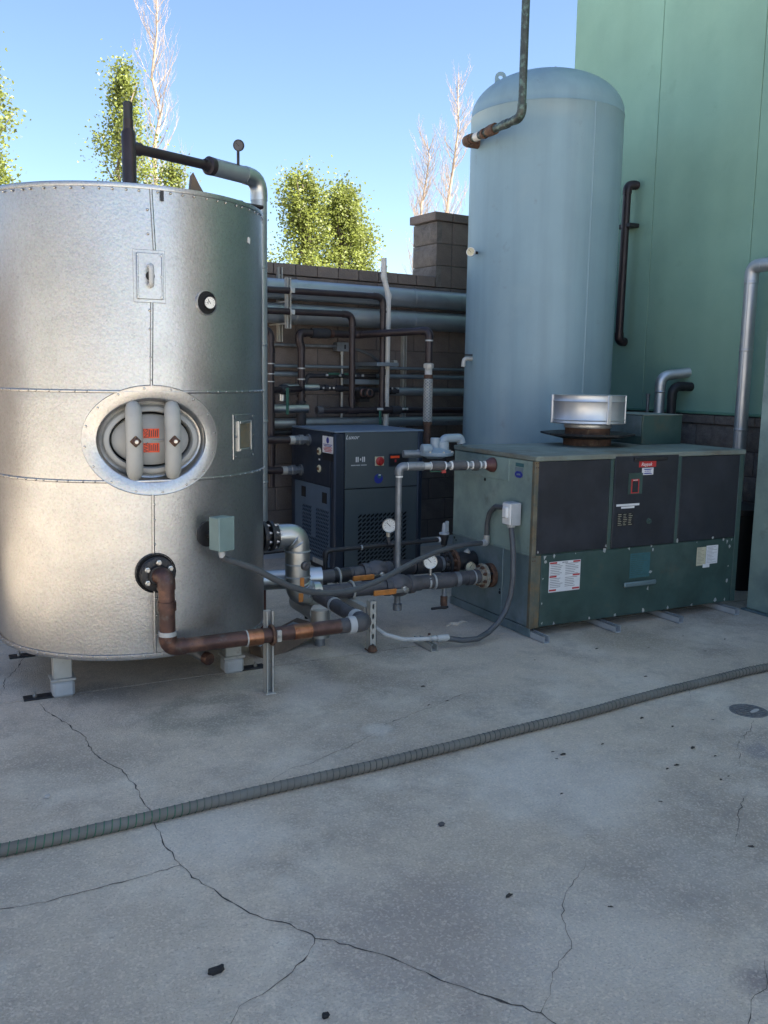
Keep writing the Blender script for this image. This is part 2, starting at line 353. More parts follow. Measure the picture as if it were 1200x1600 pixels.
# ------------------------------------------------------------------ ground, slabs, cracks
def sheet(name, x0, x1, y0, y1, z, m, parent=None):
    return MB().add([(x0, y0, z), (x1, y0, z), (x1, y1, z), (x0, y1, z)], [(0, 1, 2, 3)]).build(name, m, parent, 0)
ground = tag(sheet('ground', -300, 300, -300, 300, -.02, m_yard), 'wide paved yard around the concrete slab', 'ground', kind='structure')
JY = 4.337
slabf = MB().box((-9, 5.84), (-9, JY-.005), (-.08, 0)).build('concrete_slab', m_conc, ground)
slabb = MB().box((-9, 5.84), (JY+.005, 7.0), (-.08, 0)).build('concrete_slab', m_conc, ground)
MB().add([(-9, JY-.006, -.012), (5.84, JY-.006, -.012), (5.84, JY+.006, -.012), (-9, JY+.006, -.012)], [(0, 1, 2, 3)]).build('joint_filler', m_crack, ground, 0)
CR = [
    ('m', 0.0042, [(0.447, 4.263), (0.465, 4.13), (0.519, 3.979), (0.565, 3.792), (0.567, 3.627), (0.588, 3.515), (0.64, 3.392), (0.647, 3.311), (0.659, 3.23), (0.658, 3.158), (0.654, 3.077), (0.662, 3.02), (0.65, 2.923), (0.656, 2.848), (0.647, 2.748), (0.66, 2.676), (0.665, 2.61), (0.677, 2.553), (0.705, 2.461), (0.734, 2.364), (0.771, 2.275), (0.816, 2.214), (0.854, 2.179), (0.883, 2.121), (0.893, 2.089), (0.932, 2.057), (0.973, 2.003), (1.028, 1.942), (1.066, 1.872), (1.099, 1.813), (1.127, 1.765), (1.172, 1.703), (1.22, 1.634), (1.264, 1.577), (1.277, 1.532), (1.291, 1.456)]),
    ('a', 0.0026, [(0.665, 2.61), (0.547, 2.6), (0.433, 2.593), (0.341, 2.591), (0.261, 2.585), (0.143, 2.603), (0.045, 2.604)]),
    ('b', 0.0022, [(0.893, 2.089), (0.85, 2.029), (0.806, 1.999), (0.739, 1.962), (0.687, 1.934), (0.625, 1.92), (0.585, 1.872), (0.547, 1.822)]),
    ('c', 0.0017, [(1.264, 1.577), (1.326, 1.621), (1.383, 1.688), (1.426, 1.717), (1.491, 1.745), (1.524, 1.8), (1.565, 1.88), (1.65, 1.965), (1.737, 2.02), (1.847, 2.091)]),
    ('c', 0.0018, [(3.303, 2.706), (3.197, 2.631), (3.016, 2.542), (2.884, 2.409), (2.829, 2.368)]),
    ('c', 0.002, [(2.633, 2.172), (2.544, 2.118), (2.47, 2.049), (2.331, 1.947)]),
    ('c', 0.0028, [(1.625, 1.302), (1.685, 1.331), (1.761, 1.387), (1.831, 1.399), (1.923, 1.481)]),
    ('h', 0.002, [(3.056, 3.102), (3.225, 3.004), (3.346, 2.863)]),
    ('h', 0.0022, [(3.448, 3.296), (3.3, 3.076), (3.223, 3.005)]),
    ('c', 0.003, [(0.482, 5.106), (0.457, 5.023), (0.388, 4.793), (0.342, 4.705), (0.299, 4.448)]),
    ('h', 0.003, [(1.717, 3.308), (1.471, 3.199), (1.3, 3.127), (1.222, 3.115), (1.126, 3.052)]),
    ('h', 0.0032, [(1.763, 3.366), (2.002, 3.446), (2.199, 3.515), (2.343, 3.571)]),
]
LEAVES = [(2.931, 3.84), (3.378, 3.861), (3.668, 3.756), (3.914, 3.569), (4.029, 3.847), (4.207, 3.693), (3.285, 3.372), (2.165, 3.725), (2.169, 3.501), (2.062, 3.491), (2.854, 2.938), (2.494, 2.785), (2.811, 2.591), (2.254, 2.811), (2.275, 2.77), (2.226, 2.748), (2.622, 2.493), (2.563, 2.485), (2.679, 2.322), (2.73, 2.331), (2.334, 2.284), (2.371, 1.914), (2.832, 2.492), (2.908, 2.804), (1.719, 1.849), (1.485, 2.025), (3.134, 2.785), (2.048, 2.491)]
LUMPS = [(0.61, 2.067), (0.795, 1.793), (0.354, 3.267), (1.525, 2.478)]
def crack(pts, wd, m, parent, z):
    pts = [V((x, y, z)) for x, y in pts]; fine = []
    for a, b in zip(pts, pts[1:]):
        L = (b-a).length; n = max(2, int(L/.022)); pr = V((-(b-a).y, (b-a).x, 0)).normalized()
        for k in range(n):
            f = k/n; fine.append(a.lerp(b, f)+pr*(R.gauss(0, .003 if k else .001)+.006*mnoise.noise(a.lerp(b, f)*22)))
    fine.append(pts[-1]); vs = []; fs = []; n = len(fine)
    for i, p in enumerate(fine):
        t = (fine[min(i+1, n-1)]-fine[max(i-1, 0)]).normalized(); q = V((-t.y, t.x, 0))
        e = min(1, (n-1-i)/8+.25); ww = wd*e*R.uniform(.25, 1.25)
        if R.random() < .05: ww *= 2.2
        vs += [p+q*ww*R.uniform(.3, .7), p-q*ww*R.uniform(.3, .7)]
    for i in range(n-1): fs.append((2*i, 2*i+1, 2*i+3, 2*i+2))
    MB().add(vs, fs).build('crack', m, parent, 0)
for k, wd, pl in CR: crack(pl, wd*(.75 if k == 'h' else 1), m_crackl if k == 'h' else m_crack, slabb if pl[0][1] > 4.45 else slabf, .0012)
# round drain cover let into the slab
dr = thing('drain_cover', 'round dark cast drain cover set flush in the concrete near the hose', 'drain cover', (3.375, 2.795, 0))
MB().lathe((3.375, 2.795, -.003), Z, [(.086, 0), (.086, .0062), (.078, .0065), (.077, .005), (0, .005)], 40).build('cover', m_drain, dr)
b = MB()
for k in range(7):
    y = -.057+k*.019; h = sqrt(max(.0001, .072**2-y*y)); b.box((3.375-h, 3.375+h), (2.795+y-.005, 2.795+y+.005), (.003, .0054), None, .001)
b.build('grate_bars', m_drain, dr)
MB().poly([(3.39+.036*cos(a), 2.775+.012*sin(a)+.008*cos(a), .0056) for a in [k*pi/5 for k in range(10)]], Z, .0008).build('paint_spot', m_pebble, dr)

# ------------------------------------------------------------------ back block wall
KW = 7.04; A0 = .09495; WD = V((cos(A0), sin(A0), 0)); WN = V((-sin(A0), cos(A0), 0))
def W(s, off, z): return WD*s+WN*(KW-off)+Z*z
WF = (WN*KW, WD, Z, -WN)                      # u along wall, v up, n out of the wall face
bw = thing('block_wall', 'brown concrete block wall with cap course behind the pipe racks', 'wall', tuple(W(3, 0, 0)))
MB().box((-9, 6.9), (-.1, 2.338), (-.2, -.007), WF).build('mortar', m_mortar, bw)
def block_mesh(name, w, h, d, m, rough=0, seed=0):
    rr = random.Random(seed); b = MB()
    if not rough: b.box((.004, w-.004), (.004, h-.004), (-d, 0), None, .004); return b.mesh(name, m, 0)
    nu, nv = 7, 4; vs = []; fs = []
    for j in range(nv+1):
        for i in range(nu+1):
            e = 0 if i in (0, nu) or j in (0, nv) else 1
            vs.append((.004+(w-.008)*i/nu, .004+(h-.008)*j/nv, e*(rough*.4+rr.uniform(0, rough))))
    for j in range(nv):
        for i in range(nu): a = j*(nu+1)+i; fs.append((a, a+1, a+nu+2, a+nu+1))
    n = len(vs); vs += [(.004, .004, -d), (w-.004, .004, -d), (w-.004, h-.004, -d), (.004, h-.004, -d)]
    c = (0, nu, nv*(nu+1)+nu, nv*(nu+1))
    fs += [(n, n+1)+tuple(range(nu, -1, -1)), (n+2, n+3)+tuple(range(nv*(nu+1), nv*(nu+1)+nu+1)), (n+3, n)+tuple(j*(nu+1) for j in range(nv+1)), (n+1, n+2)+tuple(j*(nu+1)+nu for j in range(nv, -1, -1))]
    b.add(vs, fs); return b.mesh(name, m, 40)
def place(name, me, parent, fr, u, v, n=0):
    o = bpy.data.objects.new(name, me); COL.objects.link(o); o.parent = parent
    O, U, Wv, N = fr; P = O+U*u+Wv*v+N*n-V(parent.location if parent.type == 'EMPTY' else (0, 0, 0))
    o.matrix_local = Matrix(((U.x, Wv.x, N.x, P.x), (U.y, Wv.y, N.y, P.y), (U.z, Wv.z, N.z, P.z), (0, 0, 0, 1)))
    return o
bh = .199; bm_full = block_mesh('block', .4065, bh, .1, m_block)
for n in range(12):
    z = 2.342-bh*(n+1); off = 4.442 if n % 2 == 0 else 4.651
    k0 = int((off-.2)/.4065)
    for k in range(-k0, 7):
        s = off+k*.4065
        if s > 6.75: continue
        place('block', bm_full, bw, WF, s, z, R.uniform(-.002, .002))
capm = block_mesh('cap_block', .207, .099, .215, m_block)
for k in range(24): place('cap_block', capm, bw, WF, 5.07-.207*(k+1), 2.342, .012)
MB().box((6.0, 7.0), (2.338, 2.44), (-.2, .012), WF).build('cap_run', m_block, bw)
MB().box((-9, 5.07-.207*24), (2.338, 2.44), (-.2, .012), WF).build('cap_run', m_block, bw)
# pillar rising over the wall
pl = thing('block_pillar', 'short stepped block pillar with cap standing above the wall', 'pillar', tuple(W(5.4, 0, 2.34)))
MB().box((5.10, 6.0), (2.345, 2.94), (-.38, -.006), WF).build('mortar', m_mortar, pl)
spl = [block_mesh('block', .205, bh, .1, m_block, 0), block_mesh('block', .40, bh, .1, m_split, .022, 3)]
SF = (W(5.085, .005, 0), WN, Z, -WD)
for n in range(3):
    z = 2.343+.199*n
    for k, (s, wd) in enumerate(((5.083, .18), (5.266, .4), (5.669, .33))):
        place('block', block_mesh('block', wd, bh, .1, m_block), pl, WF, s, z, R.uniform(-.002, .002))
    place('block', block_mesh('block', .39, bh, .06, m_split, .028, 10+n), pl, SF, -.0, z, .0)
for s in (5.045, 5.255, 5.465, 5.675): place('cap_block', block_mesh('cap_block', .208, .082, .42, m_block), pl, WF, s, 2.941, .02)

# ------------------------------------------------------------------ green building on the right
BXW = 5.85
gb = thing('green_building', 'tall green stucco building with a block base on the right', 'building', (BXW, 6.2, 0))
MB().box((5.865, 17), (-4.7, 7.42), (-.1, 12.4)).build('mortar', m_mortar, gb)
GF = (V((BXW, 0, 0)), -Y, Z, -X)       # u toward camera, v up, n out of the wall
seams = [7.43, 6.25, 5.162, 4.07, 2.98, 1.89, .8, -.29, -1.38, -2.5, -3.6, -4.7]
for a, c in zip(seams, seams[1:]):
    MB().box((-a+.003, -c-.003), (1.262, 12.4), (-.014, 0), GF, .003).build('stucco_panel', m_stucco if a > 1 else m_bounce, gb)  # pale unseen stretch added for bounce fill and a lighter tank reflection
MB().box((-7.43, 4.7), (12.4, 12.5), (-11.2, .06), GF).build('parapet', m_ledge, gb)
MB().box((5.87, 17), (7.42, 7.432), (1.262, 12.4)).build('stucco_panel', m_stucco, gb)
MB().box((-7.43, 4.7), (1.242, 1.266), (0, .028), GF, .004).build('ledge_trim', m_ledge, gb)
capg = block_mesh('cap_block', .4065, .078, .1, m_split)
for k in range(26): place('cap_block', capg, gb, GF, -7.42+k*.4065, 1.162, .022)
spm = [block_mesh('block', .4065, .195, .1, m_split, .014, i) for i in range(5)]
for n in range(6):
    for k in range(14):
        place('block', spm[R.randrange(5)], gb, GF, -7.42+k*.4065-(.2 if n % 2 else 0)+.2, 1.16-.195*(n+1), 0)
# added unseen warehouse across the yard, sunlit for bounce and tank reflections
wh = thing('reflector', 'long added unseen warehouse across the yard out of frame', 'building', (-26, -4, 0))
MB().box((-36, -26), (-40, 30), (-.1, 7)).build('wall', m_reflector, wh)
MB().box((-36.3, -25.7), (-40.3, 30.3), (7, 7.3)).build('roof_edge', m_greyp, wh)
for k in range(6): MB().box((-26, -25.97), (-38+k*11, -32.5+k*11), (0, 5.2)).build('reflection_door', m_bgreen if k % 2 else m_zinc, wh)  # door bays added to break the tank's reflection into bands

# ------------------------------------------------------------------ trees beyond the wall
def tree_leafy(label, x, y, h, wd, seed, nl=4200, lobes=None, base=.18):
    rr = random.Random(seed)
    t = thing('poplar_tree', label, 'tree', (x, y, 0), 'leafy poplar trees beyond the wall')
    b = MB(); b.tube([(x+rr.gauss(0, .04)*k, y+rr.gauss(0, .04)*k, h*.97*k/8) for k in range(9)], [.16*(1-k/8)+.012 for k in range(9)], 8)
    clumps = []
    for i in range(230):
        f = rr.random()**.8; z = h*(base+(1-base)*f)
        wr = wd*(sin(pi*min(1, .12+.85*f**1.35))**.7)*(.75+.25*sin(z*2.3+seed))
        a = rr.uniform(0, 2*pi); q = sqrt(rr.random())
        c = V((x+cos(a)*wr*q, y+sin(a)*wr*q, z)); clumps.append((c, rr.uniform(.16, .36)))
        if i % 2 == 0:
            s0 = V((x, y, max(h*.1, z-wr*1.5))); b.tube([s0, s0.lerp(c, .5)+Z*.05, c], [.03, .018, .006], 5)
    b.build('trunk', m_barkd, t)
    vs = []; fs = []
    for i in range(nl):
        c, cr_ = clumps[rr.randrange(len(clumps))]
        p = c+V((rr.gauss(0, 1), rr.gauss(0, 1), rr.gauss(0, 1.25)))*cr_*(.95 if i % 5 == 0 else .66)
        u = V((rr.gauss(0, 1), rr.gauss(0, 1), rr.gauss(0, .7))).normalized(); v_ = u.cross(V((rr.gauss(0, 1), rr.gauss(0, 1), rr.gauss(0, 1)))).normalized()
        s_ = rr.uniform(.026, .06); n = len(vs)
        vs += [p-u*s_, p+v_*s_*.75, p+u*s_*1.2, p-v_*s_*.75]; fs.append((n, n+1, n+2, n+3))
    MB().add(vs, fs).build('crown', m_foil, t, 0)
def tree_bare(label, x, y, h, wd, seed, nb=46):
    rr = random.Random(seed); t = thing('bare_poplar_tree', label, 'tree', (x, y, 0), 'bare poplar trees beyond the wall')
    tr = [V((x+rr.gauss(0, .02)*k, y+rr.gauss(0, .02)*k, h*k/12)) for k in range(13)]
    MB().tube(tr, [.13*(1-k/12)**.9+.008 for k in range(13)], 8).build('trunk', m_bark, t)
    b = MB()
    def br(p, d, L, r, lv):
        n = 5; q = p.copy(); path = [q.copy()]; dd = d.normalized()
        for k in range(n):
            dd = (dd+Z*.22+V((rr.gauss(0, .1), rr.gauss(0, .1), 0))).normalized(); q = q+dd*L/n; path.append(q.copy())
            if lv < 2 and rr.random() < .9:
                a = rr.uniform(0, 2*pi); br(q, dd+V((cos(a), sin(a), .3))*.8, L*rr.uniform(.3, .55), r*.5, lv+1)
        b.tube(path, [r*(1-.8*k/n) for k in range(n+1)], 4 if lv else 5, False)
    for i in range(nb):
        f = .22+.74*(i/nb); p = tr[0].lerp(tr[12], f); k = int(f*12); p = tr[k].lerp(tr[min(12, k+1)], f*12-k)
        a = rr.uniform(0, 2*pi); br(p, V((cos(a), sin(a), .75)), wd*rr.uniform(.8, 1.7)*(1-f*.55), .022*(1-f*.5), 0)
    b.build('branches', m_bark, t)
tree_leafy('leafy poplar at the left edge, its crown cut off by the frame', 2.0, 28, 9.9, 1.25, 1, 15000)
tree_leafy('slender leafy poplar standing behind the upright pipe on the galvanized tank', 6.18, 29.36, 10.5, 1.1, 2, 13000)
tree_leafy('rounder leafy poplar above the block wall, left one of the close pair', 11.35, 27.73, 7.75, 1.25, 3, 17000)
tree_leafy('leafy poplar above the block wall, right one of the close pair', 12.85, 28.07, 7.4, 1.4, 4, 18000)
tree_leafy('low leafy poplar right of the close pair, barely above the wall', 13.75, 28.6, 6.4, 1.0, 12, 9000)
tree_leafy('low leafy poplar just showing over the galvanized tank rim', 7.6, 29.5, 7.9, 1.0, 9, 9000)
tree_bare('tallest bare pale poplar behind the galvanized tank', 7.85, 32.05, 15.2, 1.7, 5, 75)
tree_bare('bare pale poplar close beside the tall blue-grey tank', 18.64, 30.8, 12.9, 1.3, 6, 110)
tree_bare('shorter bushy bare poplar left of the block pillar', 17.75, 31.27, 10.6, 1.1, 7, 150)

# ------------------------------------------------------------------ galvanized storage tank
TX, TY, TR, TZ0, TZ1 = .985, 4.70, .663, .22, 2.30
tk = thing('storage_tank', 'big galvanized steel storage tank with oval manway on short legs', 'tank', (TX, TY, 0))
def TC(th, z, r=TR): return V((TX+r*sin(radians(th)), TY-r*cos(radians(th)), z))
TH0 = -3.8
def TA(arc, z, r=TR): return TC(TH0+math.degrees(arc/TR), z, r)
MANZ = 1.215
zs = [TZ0+(TZ1-TZ0)*j/84 for j in range(85)]; nth = 168; vs = []; fs = []
for z in zs:
    for k in range(nth):
        q = TC(TH0+360*k/nth, z); vs.append(TC(TH0+360*k/nth, z, TR+(.0012 if 1.036 < z < 1.43 else 0)+.0016*mnoise.noise(q*2.6)+.0006*mnoise.noise(q*7)))
for j in range(84):
    for k in range(nth):
        a = ((k+.5)/nth*2*pi+pi) % (2*pi)-pi; zc = (zs[j]+zs[j+1])/2
        if (a*TR/.268)**2+((zc-MANZ)/.212)**2 < 1: continue
        fs.append((j*nth+k, j*nth+(k+1) % nth, (j+1)*nth+(k+1) % nth, (j+1)*nth+k))
MB().add(vs, fs).build('shell', m_galv, tk, 60)
MB().lathe((TX, TY, TZ0), Z, [(0, .004), (TR-.03, .004), (TR-.001, -.002), (TR+.006, 0), (TR+.008, .006), (TR+.007, .024), (TR+.001, .026)], nth).build('bottom_band', m_galv, tk)
MB().lathe((TX, TY, TZ1), Z, [(TR+.001, -.016), (TR+.004, -.015), (TR+.006, -.002), (TR+.004, .004), (TR-.012, .003), (0, .05)], nth).build('lid', m_galv, tk)
for z in (1.036, 1.43): MB().lathe((TX, TY, z), Z, [(TR+.001, -.008), (TR+.0055, -.005), (TR+.007, 0), (TR+.0055, .004), (TR+.001, .006)], nth).build('band_strip', m_galv, tk)
def vstrip(z0, z1, a0, a1, wd=.014):
    n = 24; vs = []; fs = []
    for i in range(n+1):
        z = z0+(z1-z0)*i/n; a = a0+(a1-a0)*i/n
        for da, e in ((-wd/2, .001), (-wd*.3, .008), (wd*.1, .009), (wd*.2, .004), (wd/2, .001)): vs.append(TA(a+da, z, TR+e))
    for i in range(n):
        for k in range(4): fs.append((i*5+k, i*5+k+1, i*5+k+6, i*5+k+5))
    MB().add(vs, fs).build('seam_strip', m_galv, tk)
vstrip(2.035, 2.285, .022, .012); vstrip(1.45, 1.812, -.004, .006); vstrip(.71, .975, -.012, -.008); vstrip(.245, .535, -.014, -.012)
b = MB()
def screw(th, z): b.lathe(TC(th, z, TR+.004), V((sin(radians(th)), -cos(radians(th)), 0)), [(.0058, 0), (.0052, .004), (.003, .006), (0, .0065)], 6)
for k in range(44):
    th = -110+k*5.1+R.uniform(-1, 1)
    screw(th, .236+R.uniform(-.003, .003)); screw(th+2, 2.276)
    if abs(th+4) > 20: screw(th+1, 1.43); screw(th+3, 1.036)
for z in (2.2, 2.1, 1.78, 1.7, 1.58, 1.48, .93, .86, .75, .5, .42, .33): screw(TH0-.3, z)
tag(b.build('screws', m_steel, tk), None, None, None, 'stuff')
# oval manway
mw = MB(); ne = 72; rings = [(.306, .241, -.001), (.310, .245, .003), (.307, .242, .0075), (.30, .235, .006), (.246, .19, .008), (.24, .184, .004), (.234, .178, -.012)]
vs = []; fs = []
for a, c, e in rings:
    for k in range(ne):
        t = 2*pi*k/ne; vs.append(TA(a*cos(t), MANZ+c*sin(t), TR+e))
for j in range(len(rings)-1):
    for k in range(ne): fs.append((j*ne+k, j*ne+(k+1) % ne, (j+1)*ne+(k+1) % ne, (j+1)*ne+k))
man = mw.add(vs, fs).build('manway_collar', m_galv, tk, 40)
MF = frame(TC(TH0, MANZ, TR), (sin(radians(TH0)), -cos(radians(TH0)), 0))
def ell(rgs, name, m, parent, close=True):
    O, U, Wv, N = MF; vs = []; fs = []
    for a, c, e in rgs:
        for k in range(ne): t = 2*pi*k/ne; vs.append(O+U*a*cos(t)+Wv*c*sin(t)+N*e)
    for j in range(len(rgs)-1):
        for k in range(ne): fs.append((j*ne+k, j*ne+(k+1) % ne, (j+1)*ne+(k+1) % ne, (j+1)*ne+k))
    if close: fs.append(tuple((len(rgs)-1)*ne+k for k in range(ne)))
    return MB().add(vs, fs).build(name, m, parent, 40)
ell([(.240, .186, -.030), (.232, .178, -.045), (.225, .172, -.075), (.205, .152, -.082)], 'insulation_throat', m_galv, man, False)
ell([(.232, .18, -.084), (.212, .158, -.075), (.206, .150, -.052), (.200, .145, -.048), (.186, .130, -.048), (.182, .126, -.054), (.180, .124, -.12)], 'manway_neck', m_vesselp, man, False)
cv = ell([(.172, .116, -.10), (.170, .114, -.078), (.150, .10, -.066), (.10, .066, -.058), (.05, .034, -.055)], 'manway_cover', m_vesselp, man)
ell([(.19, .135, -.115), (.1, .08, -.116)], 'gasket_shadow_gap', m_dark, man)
O, U, Wv, N = MF
for sx in (-.083, .085):
    yk = MB(); P0 = O+U*sx
    yk.tube([P0+Wv*(-.158)+N*(-.042), P0+Wv*(-.150)+N*(-.018), P0+Wv*(-.135)+N*(-.006), P0+Wv*(-.09)+N*.002, P0+N*.006, P0+Wv*.09+N*.002, P0+Wv*.135+N*(-.006), P0+Wv*.15+N*(-.018), P0+Wv*.158+N*(-.042)], [.024, .031, .036, .037, .037, .037, .036, .031, .024], 16)
    y_ = yk.build('yoke', m_vesselp, man)
    MB().box((-.019, .019), (-.019, .019), (.040, .047), (P0, (U+Wv).normalized(), (Wv-U).normalized(), N), .003).build('square_washer', m_rust, y_)
    hexnut(P0+N*.046, N, .0165, .016, 'yoke_nut', m_cop, y_); MB().lathe(P0+N*.05, N, [(.008, 0), (.008, .022), (0, .023)], 10).build('stud', m_steel, y_)
for dz, tx, in ((.030, 'NG'), (-.034, 'WA')):
    lo = MB().box((-.036, .034), (dz-.022, dz+.02), (-.0535, -.052), MF).build('warning_label', m_oralab, man)
    text_mesh('lettering', tx, .027, (O+U*(-.024)+Wv*dz+N*(-.0516), Wv, -U, N), m_black, lo)
    for k in range(5): MB().box((-.010+k*.0085, -.006+k*.0085), (dz-.016, dz+.016-.004*(k % 2)), (-.0516, -.0512), MF).build('print_line', m_black, lo)
    MB().box((-.014, -.0125), (dz-.021, dz+.019), (-.0516, -.0512), MF).build('print_line', m_black, lo)
MB().tube([O+Wv*(-.003)+U*.0+N*(-.05), O+U*.05+Wv*(-.003)+N*(-.048)], .004, 8).build('centre_rod', m_vesselp, man)
b = MB()
for k in range(16):
    t = 2*pi*(k+.3)/16; P0 = TA(.296*cos(t), MANZ+.231*sin(t), TR+.006); b.lathe(P0, P0-V((TX, TY, P0.z)), [(.006, 0), (.005, .004), (0, .0065)], 6)
tag(b.build('collar_screws', m_steel, man), None, None, None, 'stuff')
def cpatch(th0, a0, a1, z0, z1, e0, e1, name, m, parent, n=10):
    vs = []; fs = []
    for e, ins in ((e0, 0), (e1-.0015, 0), (e1, .0015)):
        for i in range(n+1):
            for j in (0, 1):
                a = (a0+ins)+(a1-a0-2*ins)*i/n; vs.append(TC(th0+math.degrees(a/TR), (z0+ins, z1-ins)[j], TR+e))
    w_ = 2*(n+1)
    for l in (0, 1):
        for i in range(n):
            for j in (0, 1): p_ = l*w_+2*i+j; fs.append((p_, p_+2, p_+2+w_, p_+w_) if j == 0 else (p_, p_+w_, p_+w_+2, p_+2))
        for i in (0, n): p_ = l*w_+2*i; fs.append((p_, p_+1, p_+1+w_, p_+w_))
    for i in range(n): p_ = 2*w_+2*i; fs.append((p_, p_+2, p_+3, p_+1))
    return MB().add(vs, fs).build(name, m, parent, 30)
# hatch with handle
HF = frame(TC(-3.8, 1.924, TR), (sin(radians(-3.8)), -cos(radians(-3.8)), 0))
h = cpatch(-3.8, -.070, .066, 1.812, 2.034, -.002, .004, 'access_panel', m_galv, tk)
MB().box((-.057, .053), (-.098, .096), (.005, .011), HF, .002).build('inner_plate', m_galv, h)
for sx in (-.057, .048): MB().box((sx, sx+.008), (-.098, .096), (.010, .016), HF, .002).build('edge_strip', m_galv, h)
O, U, Wv, N = HF
MB().lathe(O+N*.0105, N, [(0, 0), (.02, 0), (.018, .003), (0, .003)], 20).build('handle_rose', m_black, h)
p_, _ = fillet([O+Wv*.04+N*.01, O+Wv*.04+N*.045, O+Wv*(-.04)+N*.045, O+Wv*(-.04)+N*.01], .03); MB().tube(p_, .0115, 12).build('handle', m_greyp, h)
for sx in (-.052, .048):
    for sz in (-.088, 0, .086): hexnut(O+U*sx+Wv*sz+N*.014, N, .005, .004, 'screw', m_steel, h)
# thermometer in dark port
def nrm(th): return V((sin(radians(th)), -cos(radians(th)), 0))
th = 19.0; P0 = TC(th, 1.827, TR)
pt = MB().lathe(P0, nrm(th), [(.058, -.003), (.058, .004), (.052, .005), (.050, .003), (0, .003)], 32).build('thermometer_port', m_galv, tk)
MB().lathe(P0, nrm(th), [(.05, .0035), (.047, .0045), (0, .0045)], 28).build('port_hole', m_dark, pt)
MB().tube([P0, P0+nrm(th)*.010+V((.006, 0, 0))], .012, 10).build('thermowell', m_iron, pt)
gauge(pt, P0+nrm(th)*.016+V((.006, 0, 0)), nrm(th-12), .029, m_dial, m_black, .014, 1.0)
# small framed window
WFm = frame(TC(40, 1.219, TR), nrm(40)); O, U, Wv, N = WFm
wn = cpatch(40, -.092, .085, 1.111, 1.323, -.004, .004, 'window_frame', m_galv, tk)
for (a_, b_, c_, d_) in ((-.062, -.05, 1.149, 1.291), (.044, .056, 1.149, 1.291), (-.0499, .0439, 1.149, 1.161), (-.0499, .0439, 1.279, 1.291)): cpatch(40, a_, b_, c_, d_, .0035, .014, 'window_lip', m_alum, wn, 4)
cpatch(40, -.0498, .0438, 1.1612, 1.2788, .0035, .0052, 'nameplate', m_rtrim, wn)
for sx in (-.082, .072):
    for sz in (-.095, 0, .09): hexnut(O+U*sx+Wv*sz+N*.005, N, .006, .004, 'screw', m_steel, wn)
MB().box((-.03, -.004), (-.035, -.008), (0, .0012), frame(TC(47, 2.155, TR), nrm(47), (.3, 0, 1))).build('paper_scrap', m_paper, tk)
MB().box((.0, .014), (-.03, .012), (.0, .003), frame(TC(.6, 2.27, TR+.007), nrm(.6))).build('tape_scrap', m_black, tk)
# aquastat box on a nipple
th = 18; P0 = TC(th, .775, TR); st = MB().lathe(P0, nrm(th), [(.06, -.004), (.06, .004), (.057, .0055), (0, .0055)], 32).build('sensor_collar', m_iron, tk)
MB().tube([P0, P0+nrm(th)*.09], .018, 10).build('nipple', m_black, st)
BFm = frame(V((1.222, 3.955, .794)), nrm(22))
cb = MB().box((-.043, .043), (-.076, .076), (-.04, .03), BFm, .004).build('control_box', m_jbox, tk)
MB().box((-.045, .045), (-.079, .079), (.029, .037), BFm, .003).build('box_cover', m_jbox, cb)
MB().lathe((1.222, 3.955, .712), -Z, [(.016, 0), (.016, .02), (.013, .022), (.013, .03)], 12).build('conduit_connector', m_greyp, cb)
# bottom nozzle flange
NZ = .618; P0 = TC(TH0, NZ, TR); n0 = V((0, -1, 0)); P0 = V((.937, P0.y, NZ))
sl_ = MB().lathe(P0, n0, [(.092, -.01), (.092, .006), (.088, .008), (.086, -.0)], 36).build('nozzle_sleeve', m_iron, tk)
MB().lathe(P0, n0, [(.086, .002), (0, .002)], 28).build('nozzle_gap', m_dark, sl_)
MB().lathe(P0, n0, [(.045, -.01), (.045, .03)], 20).build('nozzle', m_iron, sl_)
fl = flange(tk, P0+n0*.022, n0, .078, .018, m_iron, 6, None, .0115)
flange(tk, P0+n0*.042, n0, .076, .016, m_iron, 6, .042, .013, m_steel, 'companion_flange')
# legs with pads
for sx, sy in ((-.425, -.35), (.405, -.35), (-.425, .35), (.405, .35)):
    lx, ly = TX+sx, TY+sy
    lg = MB().box((lx-.042, lx+.042), (ly-.03, ly+.04), (.085, .228), None, .004).build('leg', m_strut, tk)
    MB().box((lx-.056, lx+.056), (ly-.05, ly+.055), (.078, .09), None, .003).build('leg_plate', m_strut, lg)
    MB().box((lx-.05, lx+.05), (ly-.047, ly+.05), (.0, .079), None, .012).build('foot_pad', m_greyp, lg)
    dx = -1 if sx < 0 else 1
    x0, x1 = sorted((lx+dx*.045, lx+dx*.175))
    fp = MB().box((x0, x1), (ly-.03, ly+.035), (.0, .008), None, .002).build('anchor_plate', m_iron, lg)
    hexnut((lx+dx*.125, ly, .008), Z, .011, .01, 'anchor_nut', m_steel, fp); MB().lathe((lx+dx*.125, ly, .01), Z, [(.006, 0), (.006, .022), (0, .022)], 8).build('anchor_bolt', m_steel, fp)
# capped drain stub under the tank
ds = MB().tube([(1.06, 4.72, .17), (1.235, 4.25, .115)], .027, 14).build('drain_stub', m_gal2, tk)
MB().lathe((1.228, 4.268, .117), V((.175, -.47, -.055)), [(.031, 0), (.032, .03), (.028, .036), (0, .036)], 16).build('drain_cap', m_cop, ds)

